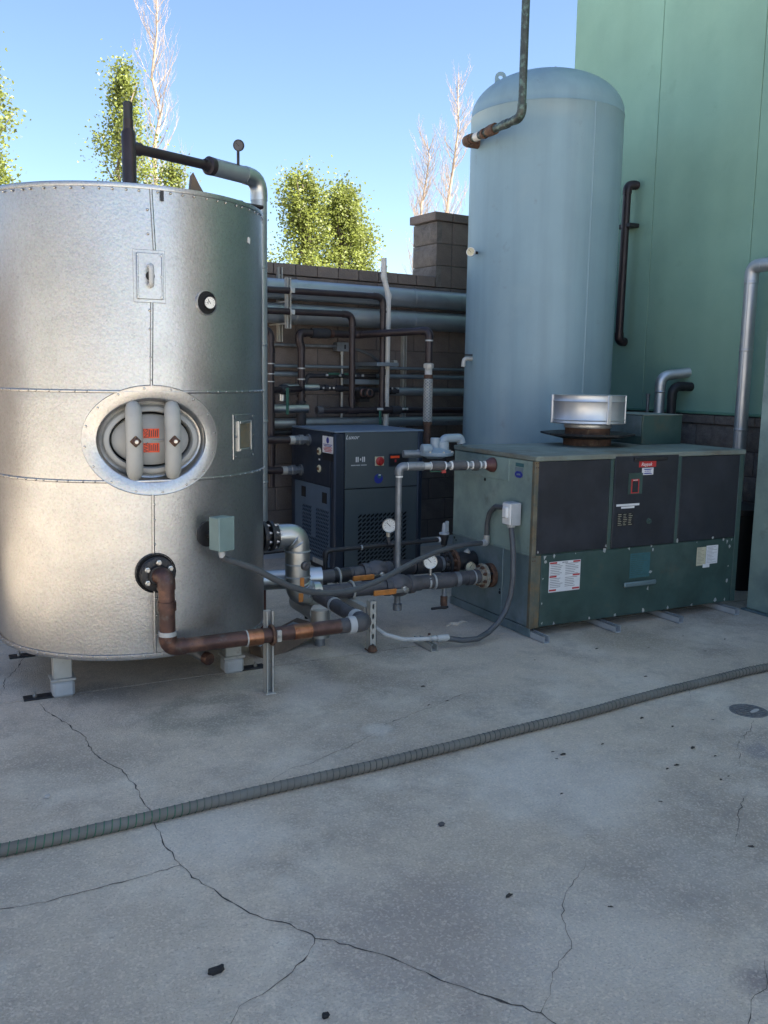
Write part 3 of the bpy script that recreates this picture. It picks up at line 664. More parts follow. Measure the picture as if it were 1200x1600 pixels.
# ------------------------------------------------------------------ pipes over the tank
t = pipe('steam_header', 'upright open pipe stub with side outlet pipe above the galvanized tank lid', 'pipe', [(.985, 4.595, 2.33), (.985, 4.595, 2.70)], .024, m_copd)
MB().lathe((.985, 4.595, 2.49), Z, [(.024, -.19), (.034, -.19), (.034, .15), (.024, .165)], 16).build('tee', m_copd, t)
MB().tube([(.985, 4.595, 2.575), (1.44, 4.793, 2.578)], .024, 14).build('branch_pipe', m_copd, t)
MB().tube([(.985, 4.595, 2.575), (1.045, 4.621, 2.575)], .031, 14).build('coupling', m_copd, t)
MB().lathe((.985, 4.595, 2.70), Z, [(.022, 0), (.023, .075), (.017, .08), (.016, .02), (0, .02)], 12).build('open_end', m_iron, t)
t = pipe('insulated_vent_pipe', 'aluminium jacketed pipe bending down behind the right edge of the galvanized tank', 'pipe', [(1.43, 4.788, 2.578), (1.765, 4.955, 2.578), (1.760, 4.955, .60)], .045, m_alumd, .085, elbow=1.06, me=m_alum)
MB().lathe((1.43, 4.788, 2.578), V((-.335, -.167, 0)), [(.046, -.03), (.047, .0), (.032, .006), (.028, .03)], 18).build('jacket_end', m_copd, t)
for z in (2.1, 1.68, 1.25, .9): MB().lathe((1.762, 4.955, z), Z, [(.045, -.008), (.0475, -.004), (.0475, .004), (.045, .008)], 16).build('jacket_band', m_alumd, t)
MB().tube([(1.612, 4.85, 2.61), (1.612, 4.85, 2.685)], .008, 8).build('gauge_stem', m_copd, t)
gauge(t, (1.612, 4.845, 2.712), (-.55, -.8, -.2), .029, m_gpipe, m_iron, .016)
t = pipe('thin_rod', 'thin dark pipe lying across the galvanized tank lid toward the jacketed pipe', 'pipe', [(1.20, 4.32, 2.33), (1.62, 4.50, 2.345)], .009, m_copd, elbow=0, coup=(((1.48, 4.44, 2.34), (.42, .18, .015), 1.8, .03),))
MB().tube([(1.62, 4.50, 2.345), (1.55, 4.55, 2.31)], .008, 8).build('brace', m_copd, t)
t = thing('torn_insulation', 'torn scrap of insulation sticking up from the galvanized tank lid', 'insulation scrap', (1.19, 4.25, 2.3))
MB().add([(1.15, 4.14, 2.295), (1.24, 4.17, 2.295), (1.21, 4.2, 2.33), (1.17, 4.15, 2.40), (1.205, 4.17, 2.35), (1.16, 4.21, 2.3), (1.16, 4.17, 2.385)], [(0, 1, 4, 3), (1, 2, 4), (4, 2, 6, 3), (0, 3, 6, 5), (5, 6, 2), (0, 5, 2, 1)]).build('scrap', m_wood, t, 0)

# ------------------------------------------------------------------ copper supply line on struts
cp = pipe('copper_supply_pipe', 'aged copper pipe dropping from the galvanized tank flange and running low over the slab', 'pipe',
          [(.937, 3.98, NZ), (.957, 3.925, NZ), (.957, 3.92, .297), (1.87, 3.92, .300)], .036, m_cop, .05, None, 1.12, m_cop,
          [((.957, 3.92, .49), Z, 1.14, .04), ((.957, 3.92, .365), Z, 1.13, .02, m_chip), ((1.36, 3.92, .297), X, 1.1, .075, m_copb), ((1.322, 3.92, .297), X, 1.12, .006, m_chip), ((1.60, 3.92, .298), X, 1.06, .09, m_copb)])
pipe('', '', '', [(1.80, 3.92, .30), (1.944, 3.92, .300), (1.944, 4.52, .305)], .0375, m_gpipe, .05, None, 1.12, m_gpipe, [((1.862, 3.92, .30), X, 1.16, .035, m_greyp), ((1.944, 4.03, .30), Y, 1.14, .035, m_greyp), ((1.944, 4.3, .303), Y, 1.1, .02, m_chip)], root=cp)
def strut(name, label, P, h, wdir, slots=0, base=True, grp=None):
    """C channel post, open side along wdir"""
    P = V(P); N = V(wdir).normalized(); U = Z.cross(N).normalized(); fr = (P, U, Z, N); t = thing(name, label, 'strut', tuple(P), grp); a = .0205
    b = MB()
    if not slots: b.box((-a, a), (0, h), (-a, -a+.0025), fr)
    b.box((-a, -a+.0025), (0, h), (-a, a), fr); b.box((a-.0025, a), (0, h), (-a, a), fr)
    b.box((-a, -a+.0095), (0, h), (a-.0025, a), fr); b.box((a-.0095, a), (0, h), (a-.0025, a), fr)
    b.build('channel', m_strut, t, 0)
    if slots:
        inner = [(.34, .32), (.5, .22), (.66, .32), (.68, .5), (.66, .68), (.5, .78), (.34, .68), (.32, .5)]
        MB().perf((P-N*a, -U, Z, -N), -a, 0, 2*a, h/slots, 1, slots, inner, .0025).build('slotted_face', m_strut, t, 0)
    if base: MB().box((-.026, .026), (0, .006), (-.03, .035), fr, .002).build('base_plate', m_rust if slots else m_strut, t)
    return t
s1 = strut('strut_post', 'upright white strut post clamped to the copper pipe in front', (1.449, 3.965, 0), .405, (0, -1, 0), grp='strut posts')
MB().tube([(1.449+.0, 3.92+.044*cos(a), .298+.044*sin(a)) for a in [k*2*pi/16 for k in range(17)]], .008, 6).build('pipe_clamp', m_rust, s1)
MB().box((1.462, 1.486), (3.882, 3.905), (.27, .325), None, .003).build('clamp_ear', m_strut, s1); hexnut((1.474, 3.882, .297), (0, -1, 0), .008, .008, 'clamp_bolt', m_steel, s1)
s2 = strut('slotted_strut_post', 'short slotted strut post beside the copper elbow', (2.2, 4.37, 0), .285, (0, 1, 0), 5, grp='strut posts')
dome((2.19, 4.335, .006), Z, .026, .035, 'rusty_anchor', m_rust, s2)
t = thing('cross_strut', 'low cross strut under the two water pipes behind the slotted post', 'strut', (2.15, 4.4, .2), 'strut posts')
MB().box((2.17, 2.21), (4.40, 4.98), (.205, .245), None, .002).build('channel', m_strut, t)
for y_ in (4.614, 4.808):
    MB().tube([(2.19, y_+.052*cos(a), .292+(y_-4.614)*.2+.052*sin(a)) for a in [k*2*pi/16 for k in range(17)]], .007, 6).build('pipe_clamp', m_strut, t)
MB().box((2.172, 2.208), (4.94, 4.98), (0, .205), None, .002).build('foot', m_strut, t)

# ------------------------------------------------------------------ jacketed side nozzle
jk = thing('jacketed_elbow_pipe', 'shiny aluminium jacketed pipe bending down from the galvanized tank side flange', 'pipe', (1.86, 4.614, .3))
flange(jk, (1.645, 4.614, .642), X, .083, .022, m_iron, 8, None, .010); flange(jk, (1.69, 4.614, .642), X, .083, .018, m_iron, 8, None, .010, m_steel, 'companion_flange')
MB().lathe((1.66, 4.614, .642), X, [(.05, 0), (.05, .05)], 20).build('spacer', m_black, jk)
MB().lathe((1.705, 4.614, .641), X, [(.058, 0), (.062, .004), (.062, .03), (.058, .034)], 24).build('jacket_cuff', m_black, jk)
b = MB()
for k in range(14):
    a = 2*pi*k/14; b.box((1.737, 1.745), (-.006, .006), (.060, .066), (V((0, 4.614, .641)), X, V((0, cos(a), sin(a))), V((0, -sin(a), cos(a)))))
b.build('cuff_tabs', m_chip, jk)
def jtube(pts, rad, r, name, m, parent, ribs=0):
    p, arcs = fillet(pts, rad, 12); return MB().tube(p, r, 24).build(name, m, parent)
jtube([(1.735, 4.614, .638), (1.858, 4.614, .636), (1.858, 4.614, .48)], .085, .066, 'upper_elbow_jacket', m_alum, jk)
MB().tube([(1.858, 4.614, .545), (1.858, 4.614, .50), (1.858, 4.614, .40)], [.069, .071, .069], 24).build('straight_jacket', m_alum, jk)
jtube([(1.858, 4.614, .44), (1.858, 4.614, .30), (1.985, 4.614, .296)], .09, .068, 'lower_elbow_jacket', m_alum, jk)
for z in (.548, .475, .402): MB().lathe((1.858, 4.614, z), Z, [(.069, -.006), (.0735, -.003), (.0735, .003), (.069, .006)], 24).build('jacket_band', m_alumd, jk)
for k in range(5):
    a = radians(18+k*15); cx, cz = 1.858+.09, .30+.085; q = V((cx-.09*cos(a), 4.614, cz-.085*sin(a))); d = V((sin(a), 0, -cos(a)))
    MB().lathe(q, d, [(.068, -.005), (.0735, 0), (.068, .005)], 24).build('elbow_crease', m_alum, jk)
for a in (35, 58):
    a = radians(a); q = V((1.858-.085+.085*sin(a), 4.614, .636-.085+.085*cos(a))); MB().lathe(q, V((cos(a), 0, -sin(a))), [(.066, -.005), (.0705, 0), (.066, .005)], 24).build('elbow_crease', m_alum, jk)
P0 = V((1.872, 4.548, .475)); kb = MB().lathe(P0, V((.25, -1, 0)), [(.026, 0), (.026, .018), (.02, .022), (.012, .024), (.012, .03), (0, .03)], 16).build('probe_boss', m_gpipe, jk)
lv = MB().box((-.012, .012), (-.13, -.055), (.0, .006), (V((1.855, 4.542, .465)), X, Z, -Y), .002).build('orange_tag', m_orange, jk)
MB().box((-.014, .014), (-.19, -.14), (.0, .006), (V((1.845, 4.535, .465)), X, Z, -Y), .002).build('orange_tag', m_orange, jk)
# rear jacketed pipe running behind the tank
jr = thing('rear_jacketed_pipe', 'low aluminium jacketed pipe with ribbed elbow tucked behind the galvanized tank', 'pipe', (1.7, 4.9, .3))
jtube([(1.60, 4.92, .62), (1.60, 4.92, .335), (2.06, 4.808, .335)], .1, .058, 'jacket', m_alum, jr)
for k in range(6):
    a = radians(12+k*15); q = V((1.60+.09*(1-cos(a)), 4.92-.025*(1-cos(a)), .425-.09*sin(a))); MB().lathe(q, V((sin(a), -.2*sin(a), -cos(a))), [(.058, -.006), (.064, 0), (.058, .006)], 20).build('elbow_crease', m_alum, jr)
MB().tube([(1.93, 4.845, .336), (2.085, 4.808, .336)], .064, 20).build('jacket_cuff', m_alum, jr)
# jacketed tee below the copper elbow
jt = thing('low_jacketed_tee', 'squat dull jacketed tee with foot pipe under the crossing pipes', 'pipe', (1.99, 4.6, 0))
jtube([(1.98, 4.90, .19), (1.98, 4.58, .19)], .05, .062, 'tee_body', m_alumd, jt)
MB().tube([(1.98, 4.58, .21), (1.98, 4.58, .05)], .056, 20).build('tee_leg', m_alum, jt)
MB().tube([(1.98, 4.58, .05), (1.98, 4.58, .0)], .03, 14).build('foot', m_gal2, jt)
# timber and red tin under the pipes
t = thing('timber_offcut', 'weathered timber offcut lying beneath the jacketed pipe', 'timber', (1.8, 4.55, 0))
fr = (V((1.78, 4.60, .01)), V((.93, .30, .22)).normalized(), V((-.3, .93, 0)).normalized(), None); fr = (fr[0], fr[1], fr[2], fr[1].cross(fr[2]))
MB().box((-.2, .16), (-.06, .06), (0, .10), fr, .004).build('plank', m_wood, t)
MB().box((-.2, .10), (-.05, .02), (.1005, .108), fr, .002).build('metal_strip', m_alumd, t)
t = thing('red_tin', 'small dark red tin behind the galvanized tank', 'tin', (1.78, 5.0, 0)); MB().box((1.72, 1.80), (4.96, 5.05), (.0, .34), None, .006).build('body', m_redp, t); MB().box((1.715, 1.805), (4.955, 5.055), (.34, .352), None, .004).build('lid', m_iron, t)

# ------------------------------------------------------------------ water pipes into the boiler
BX = 3.158
y1, z1 = 4.614, .292
wp = pipe('front_water_pipe', 'front grey steel water pipe with orange lever running into the green boiler', 'pipe', [(1.97, y1, z1), (3.06, y1, z1+.004)], .042, m_gpipe, elbow=0,
          coup=[((2.33, y1, z1), X, 1.06, .03), ((2.62, y1, z1), X, 1.10, .05), ((2.70, y1, z1), X, 1.03, .012, m_chip), ((2.80, y1, z1), X, 1.17, .12), ((2.735, y1, z1), X, 1.19, .012, m_chip), ((2.90, y1, z1), X, 1.12, .03, m_gal2), ((2.99, y1, z1), X, 1.1, .04), ((3.022, y1, z1), X, 1.12, .008, m_chip)])
ball_valve(wp, (2.50, y1, z1), X, .044, (0, -1, -.12), -.21, m_orange, 0, .045)
flange(wp, (3.10, y1, z1+.004), -X, .078, .018, m_flangep, 8, .05, .011, m_rust); flange(wp, (3.155, y1, z1+.004), -X, .076, .03, m_rust, 8, None, .01, m_iron, 'rusty_flange')
MB().tube([(2.715, y1, z1+.03), (2.715, y1, z1+.09)], .011, 10).build('gauge_stem', m_steel, wp); gauge(wp, (2.705, y1-.015, z1+.128), (-.25, -.95, .1), .042, m_dial, m_steel, .025)
dv = MB().tube([(2.815, y1, z1-.03), (2.815, y1, z1-.10)], .015, 12).build('drain_nipple', m_gal2, wp)
MB().lathe((2.815, y1, z1-.095), -Z, [(.018, 0), (.022, .005), (.022, .055), (.018, .07), (.018, .08), (0, .08)], 14).build('drain_valve', m_rust, dv)
MB().box((2.71, 2.83), (y1-.034, y1-.022), (z1-.168, z1-.152), None, .003).build('drain_lever', m_iron, dv)
y2, z2 = 4.808, .338
wp = pipe('rear_water_pipe', 'rear grey steel water pipe with orange lever and rusty flange beside the boiler', 'pipe', [(2.07, y2, z2), (3.16, y2, z2+.02)], .040, m_gpipe, elbow=0,
          coup=[((2.17, y2, z2), X, 1.08, .02, m_iron), ((2.23, y2, z2), X, 1.12, .07, m_iron), ((2.30, y2, z2), X, 1.14, .03), ((2.62, y2, z2+.008), X, 1.3, .14, m_rubber), ((2.80, y2, z2+.012), X, 1.3, .18, m_rubber), ((2.905, y2, z2+.014), X, 1.15, .02, m_gal2), ((3.1, y2, z2+.02), X, 1.5, .09, m_iron)])
ball_valve(wp, (2.45, y2, z2+.004), X, .044, (0, -1, -.12), -.20, m_orange, 0, .045)
flange(wp, (2.955, y2, z2+.015), -X, .078, .018, m_iron, 8, .05, .011, m_iron); flange(wp, (3.0, y2, z2+.016), -X, .082, .02, m_rust, 8, None, .01, m_rust, 'rusty_flange')
hs = MB().lathe((3.02, y2, z2+.02), X, [(.0, 0), (.055, 0), (.06, .03), (.05, .12), (0, .125)], 20).build('cast_header', m_iron, wp)
MB().tube([(3.075, y2, z2+.06), (3.1, y2-.02, z2+.085)], .018, 10).build('header_plug', m_strut, hs)
gauge(wp, (3.072, y2-.085, z2-.005), (-.35, -.93, .1), .033, m_dialy, m_steel, .03, 2.2)
# thin black pipe with relief valve and gauge
bp_ = pipe('black_iron_trim_pipe', 'thin black iron pipe with dial gauge and relief valve before the dryer', 'pipe', [(2.195, 5.0, .0), (2.195, 5.0, .452), (3.03, 5.0, .466)], .014, m_iron, .03, None, 1.35, m_iron, [((2.44, 5.0, .456), X, 1.12, .01, m_chip), ((2.66, 5.0, .46), X, 1.5, .09), ((2.85, 5.0, .463), X, 1.3, .03), ((3.0, 5.0, .466), X, 1.35, .012, m_white)])
MB().tube([(2.69, 5.0, .46), (2.69, 5.0, .37), (2.69, 5.0, .30)], [.02, .02, .026], 12).build('drop_leg', m_gpipe, bp_); MB().tube([(2.69, 5.0, .30), (2.69, 4.85, .30)], .02, 10).build('branch', m_gpipe, bp_)
MB().tube(fillet([(2.66, 4.99, .465), (2.625, 4.985, .465), (2.622, 4.985, .545)], .03)[0], .011, 10).build('gauge_elbow', m_gpipe, bp_); MB().lathe((2.622, 4.985, .515), Z, [(.016, 0), (.016, .025), (.011, .03)], 8).build('gauge_nut', m_steel, bp_)
gauge(bp_, (2.62, 4.97, .588), (-.3, -.95, .05), .044, m_dial, m_steel, .025)
rv = MB().lathe((3.04, 5.0, .43), Z, [(.0, 0), (.02, 0), (.022, .02), (.03, .05), (.03, .07), (.0, .07)], 14).build('relief_valve', m_iron, bp_)
MB().lathe((3.04, 5.0, .5), Z, [(.034, 0), (.034, .01), (.017, .014), (.014, .06), (.01, .075), (0, .075)], 14).build('valve_bonnet', m_greyp, rv); MB().box((3.05, 3.07), (4.99, 5.01), (.515, .585), None, .003).build('test_lever', m_greyp, rv)
MB().tube([(3.04, 5.0, .44), (3.04, 5.0, .31)], .013, 10).build('riser', m_gpipe, rv); MB().lathe((3.04, 5.0, .38), Z, [(.018, 0), (.018, .012), (.013, .014)], 10).build('white_ring', m_white, rv)
t = pipe('low_condensate_line', 'small dark drain line running low along the dryer side to a short drop', 'pipe', [(1.80, 5.14, .44), (2.13, 5.14, .452), (2.13, 5.14, .0)], .012, m_iron, .02, None, 1.3)
# ------------------------------------------------------------------ gas train
ga, gz_ = V((2.545, 4.72, .985)), .985
gp = pipe('gas_pipe', 'galvanized gas pipe with white taped joints rising and turning into the boiler side', 'pipe', [(2.55, 4.72, .115), (2.545, 4.72, .985), (3.12, 4.635, .985)], .019, m_gal2, .035, None, 1.35, m_gal2)
gd = V((.575, -.085, 0)).normalized()
def gq(d): return V((2.545, 4.72, .985))+gd*d
for d, r_, ln, mm in ((.055, .0245, .008, m_white), (.105, .027, .10, m_gal2), (.185, .021, .05, m_chip), (.205, .0255, .008, m_white), (.245, .03, .08, m_gpipe), (.295, .0255, .008, m_white), (.335, .0275, .01, m_white), (.385, .031, .09, m_gpipe), (.44, .0255, .008, m_white), (.475, .0265, .01, m_white), (.495, .034, .035, m_gpipe), (.528, .0235, .008, m_white), (.557, .025, .01, m_white)):
    MB().lathe(gq(d), gd, [(.018, -ln/2), (r_, -ln/2), (r_, ln/2), (.018, ln/2)], 14).build('fitting', mm, gp)
MB().lathe(gq(.555), gd, [(.0, 0), (.022, 0), (.03, .018), (.044, .04), (.046, .062), (.03, .064), (.03, .08), (0, .08)], 22).build('reducer_bell', m_redp, gp)
MB().box((-.04, .05), (-.012, .012), (-.036, -.03), (gq(.24), gd, V((.15, 1, 0)).normalized(), Z), .002).build('green_lever', m_greenl, gp)
MB().box((-.0, .03), (-.012, .012), (-.044, -.018), (gq(.27), gd, V((.15, 1, 0)).normalized(), Z), .003).build('red_stop', m_red, gp)
MB().lathe((2.548, 4.72, .925), Z, [(.019, -.005), (.0225, -.004), (.0225, .004), (.019, .005)], 14).build('fitting', m_white, gp)
MB().lathe((2.55, 4.72, .36), Z, [(.019, -.005), (.024, -.004), (.024, .004), (.019, .005)], 14).build('fitting', m_white, gp)
MB().lathe((2.55, 4.72, .11), Z, [(0, 0), (.027, 0), (.027, .04), (.019, .042)], 12).build('drip_cap', m_gal2, gp)
rg = thing('gas_regulator', 'pale grey diaphragm gas regulator at the back corner of the boiler', 'regulator', (2.97, 5.0, .98))
c0 = V((2.955, 5.0, 1.03))
MB().lathe(c0, Z, [(0, -.03), (.05, -.03), (.1, -.012), (.118, -.01), (.118, .0), (.122, .001), (.122, .012), (.1, .014), (.05, .035), (.03, .04), (.03, .095), (.026, .1), (0, .1)], 32).build('diaphragm_case', m_regblue, rg)
for k in range(8): a = 2*pi*k/8; hexnut(c0+V((.112*cos(a), .112*sin(a), .012)), Z, .008, .008, 'bolt', m_steel, rg)
MB().lathe(c0+V((-.08, -.03, .03)), V((-1, .1, 0)), [(.03, -.03), (.034, -.02), (.034, .03), (.028, .034), (0, .034)], 18).build('vent_cap', m_regblue, rg)
MB().tube([c0+V((-.09, 0, .0)), c0+V((-.22, .02, .0))], .024, 14).build('inlet_pipe', m_gal2, rg)
p_, _ = fillet([c0+V((.03, .0, .0)), c0+V((.06, .0, .095)), c0+V((.2, .02, .095)), c0+V((.21, .02, .06))], .05); MB().tube(p_, .028, 14).build('outlet_pipe', m_regblue, rg)
MB().lathe(c0+V((.055, 0, -.0)), Z, [(.0, -.02), (.04, -.02), (.045, .02), (.04, .075), (.0, .08)], 16).build('spring_case', m_regblue, rg)

# ------------------------------------------------------------------ conduits
cn = pipe('sagging_conduit', 'grey flexible conduit sagging from the galvanized tank control box to the boiler', 'conduit', [(1.222, 3.955, .69), (1.235, 3.965, .672), (1.302, 3.985, .645), (1.404, 4.005, .599), (1.50, 4.03, .541), (1.583, 4.05, .495), (1.70, 4.085, .447), (1.818, 4.12, .418), (1.93, 4.16, .405), (2.035, 4.195, .406), (2.18, 4.25, .424), (2.324, 4.31, .453), (2.49, 4.38, .487), (2.647, 4.445, .510), (2.80, 4.51, .517), (2.944, 4.572, .513), (3.115, 4.64, .499)], .0155, m_cond, .05, elbow=0)
MB().lathe((3.10, 4.634, .4995), V((.9, .36, -.03)), [(.013, -.02), (.019, -.016), (.019, .012), (.022, .014), (.022, .03), (0, .03)], 14).build('connector', m_greyp, cn)
p_, _ = fillet([(3.118, 4.641, .498), (3.135, 4.648, .50), (3.135, 4.648, .545)], .015); MB().tube(p_, .021, 12).build('elbow_fitting', m_strut, cn)
pipe('upper_conduit', 'short grey flexible conduit curving up to the switch box on the boiler', 'conduit', [(3.135, 4.648, .53), (3.134, 4.645, .62), (3.133, 4.62, .69), (3.132, 4.56, .735), (3.132, 4.475, .742), (3.132, 4.43, .742)], .0155, m_cond, .05, elbow=0)
c2 = pipe('dropping_conduit', 'grey flexible conduit dropping from the switch box down to the floor', 'conduit', [(3.105, 4.352, .655), (3.098, 4.32, .56), (3.092, 4.30, .485), (3.082, 4.28, .36), (3.068, 4.278, .25), (3.04, 4.28, .165), (2.98, 4.27, .095), (2.90, 4.245, .055), (2.80, 4.21, .035), (2.70, 4.215, .038), (2.60, 4.25, .055)], .0165, m_cond, .06, elbow=0)
MB().lathe((3.106, 4.352, .665), -Z, [(.02, 0), (.024, .004), (.024, .02), (.019, .024), (.019, .03)], 12).build('connector', m_greyp, c2)
rc = pipe('rigid_floor_conduit', 'white painted rigid conduit resting low between the short strut and slotted post', 'conduit', [(2.62, 4.243, .056), (2.47, 4.265, .060), (2.36, 4.285, .065), (2.28, 4.35, .085), (2.24, 4.46, .12), (2.23, 4.62, .13)], .013, m_wpaint, .05, elbow=0, coup=(((2.59, 4.248, .057), (1, -.14, 0), 1.5, .07), ((2.54, 4.256, .058), (1, -.14, 0), 1.3, .02)))
fs_ = thing('floor_strut', 'short strut piece on the floor clamping the white conduit', 'strut', (2.51, 4.26, 0), 'strut posts')
MB().box((2.49, 2.531), (4.20, 4.40), (0, .003)).box((2.49, 2.4925), (4.20, 4.40), (0, .041)).box((2.5285, 2.531), (4.20, 4.40), (0, .041)).box((2.49, 2.5), (4.20, 4.40), (.0385, .041)).box((2.521, 2.531), (4.20, 4.40), (.0385, .041)).build('channel', m_strut, fs_, 0)
MB().tube([(2.51, 4.262+.019*cos(a), .059+.019*sin(a)) for a in [k*2*pi/12 for k in range(13)]], .005, 6).build('clamp', m_strut, fs_); hexnut((2.51, 4.262, .08), Z, .008, .01, 'clamp_bolt', m_rust, fs_)

# ------------------------------------------------------------------ boiler
bo = thing('boiler', 'long green and black metal boiler cabinet with vent cap on top', 'boiler', (4.0, 4.64, 0))
F0, B0, Z0, Z1 = 4.198, 5.09, .052, 1.073; XR = 4.845
MB().box((BX+.012, XR-.004), (F0+.012, B0), (Z0+.004, Z1-.012)).build('casing', m_bgreen, bo)
MB().box((BX-.004, XR+.006), (F0-.006, B0+.004), (Z1-.03, Z1), None, .004).build('top_cover', m_btop, bo)
FF = (V((0, F0+.012, 0)), X, Z, -Y); LF = (V((BX+.012, 0, 0)), -Y, Z, -X)
# front panels
MB().box((3.178, 3.706), (.498, 1.040), (0, .014), FF, .003).build('front_panel', m_bblack, bo)
dp = MB().box((3.738, 4.252), (.493, 1.058), (0, .020), FF, .003).build('control_door', m_bblack, bo)
MB().box((4.284, 4.800), (.494, 1.040), (0, .014), FF, .003).build('front_panel', m_bblack, bo)
lp = MB().box((3.222, 4.80), (.060, .488), (0, .013), FF, .003).build('lower_panel', m_bgreen, bo)
for a, c in ((3.708, 3.735), (4.256, 4.281)): MB().box((a, c), (.49, 1.042), (0, .016), FF, .002).build('mullion', m_bgreen, bo)
MB().box((4.803, XR), (.056, 1.042), (0, .013), FF, .002).build('corner_post', m_bgreen, bo)
MB().box((3.148, 3.176), (.056, 1.042), (.0, .015), FF, .002).box((-F0-.0, -F0+.024-.05+.0), (.056, 1.042), (.006, .018), LF, .002).build('corner_trim', m_rtrim, bo)
MB().box((3.178, 3.219), (.056, .49), (0, .011), FF, .002).build('corner_filler', m_rtrim, bo)
for z in (.475, 1.02):
    for xx in (3.155, 3.17):
        for dz in (-.012, .012): hexnut((xx, F0-.004, z+dz), (0, -1, 0), .004, .003, 'trim_screw', m_rust, bo)
# left side panels
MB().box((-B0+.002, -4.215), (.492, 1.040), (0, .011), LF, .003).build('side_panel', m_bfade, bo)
MB().box((-B0+.002, -4.498), (.058, .486), (0, .011), LF, .003).build('lower_side_panel', m_bfade2, bo)
MB().box((-4.494, -4.215), (.058, .486), (0, .010), LF, .003).build('lower_side_panel', m_bfade2, bo)
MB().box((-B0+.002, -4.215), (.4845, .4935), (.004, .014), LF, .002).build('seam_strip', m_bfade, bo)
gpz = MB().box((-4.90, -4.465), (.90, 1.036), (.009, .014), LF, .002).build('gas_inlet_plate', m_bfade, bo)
MB().lathe((BX, 4.633, .985), -X, [(.045, 0), (.045, .006), (.035, .008)], 20).build('grommet', m_iron, gpz)
bd = MB().box((-4.405, -4.322), (.935, .995), (.010, .0135), LF).build('badge', m_bfade2, bo)
BFR = (V((BX, 4.363, .955)), -Y, Z, -X)
MB().poly([BFR[0]+(-Y)*u+Z*v-X*.003 for u, v in ((-.038, .002), (-.02, .016), (.02, .016), (.038, .002), (.038, -.008), (.02, -.022), (-.02, -.022), (-.038, -.008))], -X, .001).build('badge_logo', m_inkblue, bd)
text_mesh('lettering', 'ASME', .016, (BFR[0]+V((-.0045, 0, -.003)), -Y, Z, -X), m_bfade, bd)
MB().box((-4.4, -4.32), (.998, 1.02), (.010, .0128), LF).build('worn_sticker', m_tealp, bo)
for (yy, zz, rr_) in ((4.72, .90-.015, .011), (4.52, .205, .011), (4.52, .225, .006), (5.06, .46, .008), (5.04, .445, .006), (5.06, .13, .008)): MB().lathe((BX, yy, zz), -X, [(rr_, .0), (rr_*.9, .002), (0, .002)], 12).build('knockout', m_dark, bo)
# switch box
sb = MB().box((3.078, 3.146), (4.31, 4.40), (.655, .79), None, .004).build('switch_box', m_greyp, bo)
MB().box((3.070, 3.080), (4.315, 4.395), (.66, .785), None, .003).build('switch_plate', m_white, sb); MB().box((3.052, 3.072), (4.33, 4.375), (.70, .765), None, .006).build('switch_guard', m_white, sb)
# labels and fittings on the front
def onf(u0, u1, v0, v1, e, name, m, parent, t=.0008): return MB().box((u0, u1), (v0, v1), (e, e+t), FF).build(name, m, parent)
l1 = onf(3.279, 3.512, .262, .446, .0134, 'notice_label', m_paper, lp)
for v in (.438, .356, .274):
    onf(3.283, 3.335, v-.005, v+.005, .0144, 'red_bar', m_inkred, l1); onf(3.455, 3.508, v-.005, v+.005, .0144, 'red_bar', m_inkred, l1)
ln = MB()
for k in range(15):
    v = .428-k*.0105
    if abs(v-.356) < .008 or abs(v-.274) < .008: continue
    for u, wd in ((3.288, .095), (3.398, .10)): ln.box((u, u+wd*R.uniform(.6, 1)), (v-.0014, v+.0014), (.0144, .0149), FF)
ln.build('print_lines', m_ink, l1)
text_mesh('lettering', 'NOTICE', .012, (V((3.395, F0+.012-.0149, .4365)), X, Z, -Y), m_ink, l1)
l2 = onf(3.902, 4.066, .292, .449, .0134, 'worn_teal_label', m_tealp, lp)
ln = MB()
for k in range(11): ln.box((3.91, 3.91+R.uniform(.08, .145)), (.435-k*.0125, .4375-k*.0125), (.0143, .0147), FF)
ln.build('print_lines', m_bgreen, l2)
l3 = onf(4.467, 4.548, .325, .446, .0134, 'yellow_tag', m_papery, lp); l4 = onf(4.550, 4.655, .330, .452, .0138, 'rating_tag', m_paper, lp); onf(4.525, 4.585, .308, .332, .0150, 'small_tag', m_paper, lp)
for ll, u, w_ in ((l3, 4.474, .066), (l4, 4.557, .09)):
    ln = MB()
    for k in range(12): ln.box((u, u+w_*R.uniform(.4, 1)), (.44-k*.0092, .4416-k*.0092), (.0147, .0151), FF)
    ln.build('print_lines', m_ink, ll)
# door details: grip, red brand sign, blue badge, window, strips, table
MB().box((3.88, 4.147), (1.026, 1.050), (.018, .036), FF, .004).build('door_grip', m_iron, dp)
rs = onf(3.925, 4.062, .986, 1.022, .0205, 'red_brand_sign', m_inkred, dp); text_mesh('lettering', 'Raypak', .030, (V((3.985, F0+.012-.0218, 1.003)), X, Z, -Y), m_paper, rs, .25)
bs = onf(3.951, 4.043, .938, .981, .0205, 'blue_badge', m_paper, dp)
for s_ in (1, -1): MB().poly([V((3.997+u, F0+.012-.0215, .9595+v*s_)) for u, v in ((-.04, .016), (.04, .016), (.022, .009), (-.022, .009))], (0, -1, 0), .0006).build('badge_band', m_inkblue, bs)
text_mesh('lettering', 'HI DELTA', .012, (V((3.997, F0+.012-.0216, .9595)), X, Z, -Y), m_inkblue, bs)
wd_ = onf(3.846, 3.958, .823, .952, .0202, 'sight_window', m_bgreen, dp, .003); onf(3.868, 3.93, .828, .915, .0235, 'red_switch_plate', m_inkred, wd_, .001); onf(3.876, 3.922, .834, .903, .0247, 'switch_face', m_bblack, wd_, .001)
text_mesh('lettering', 'DANGER', .009, (V((3.899, F0+.012-.0248, .909)), X, Z, -Y), m_paper, wd_)
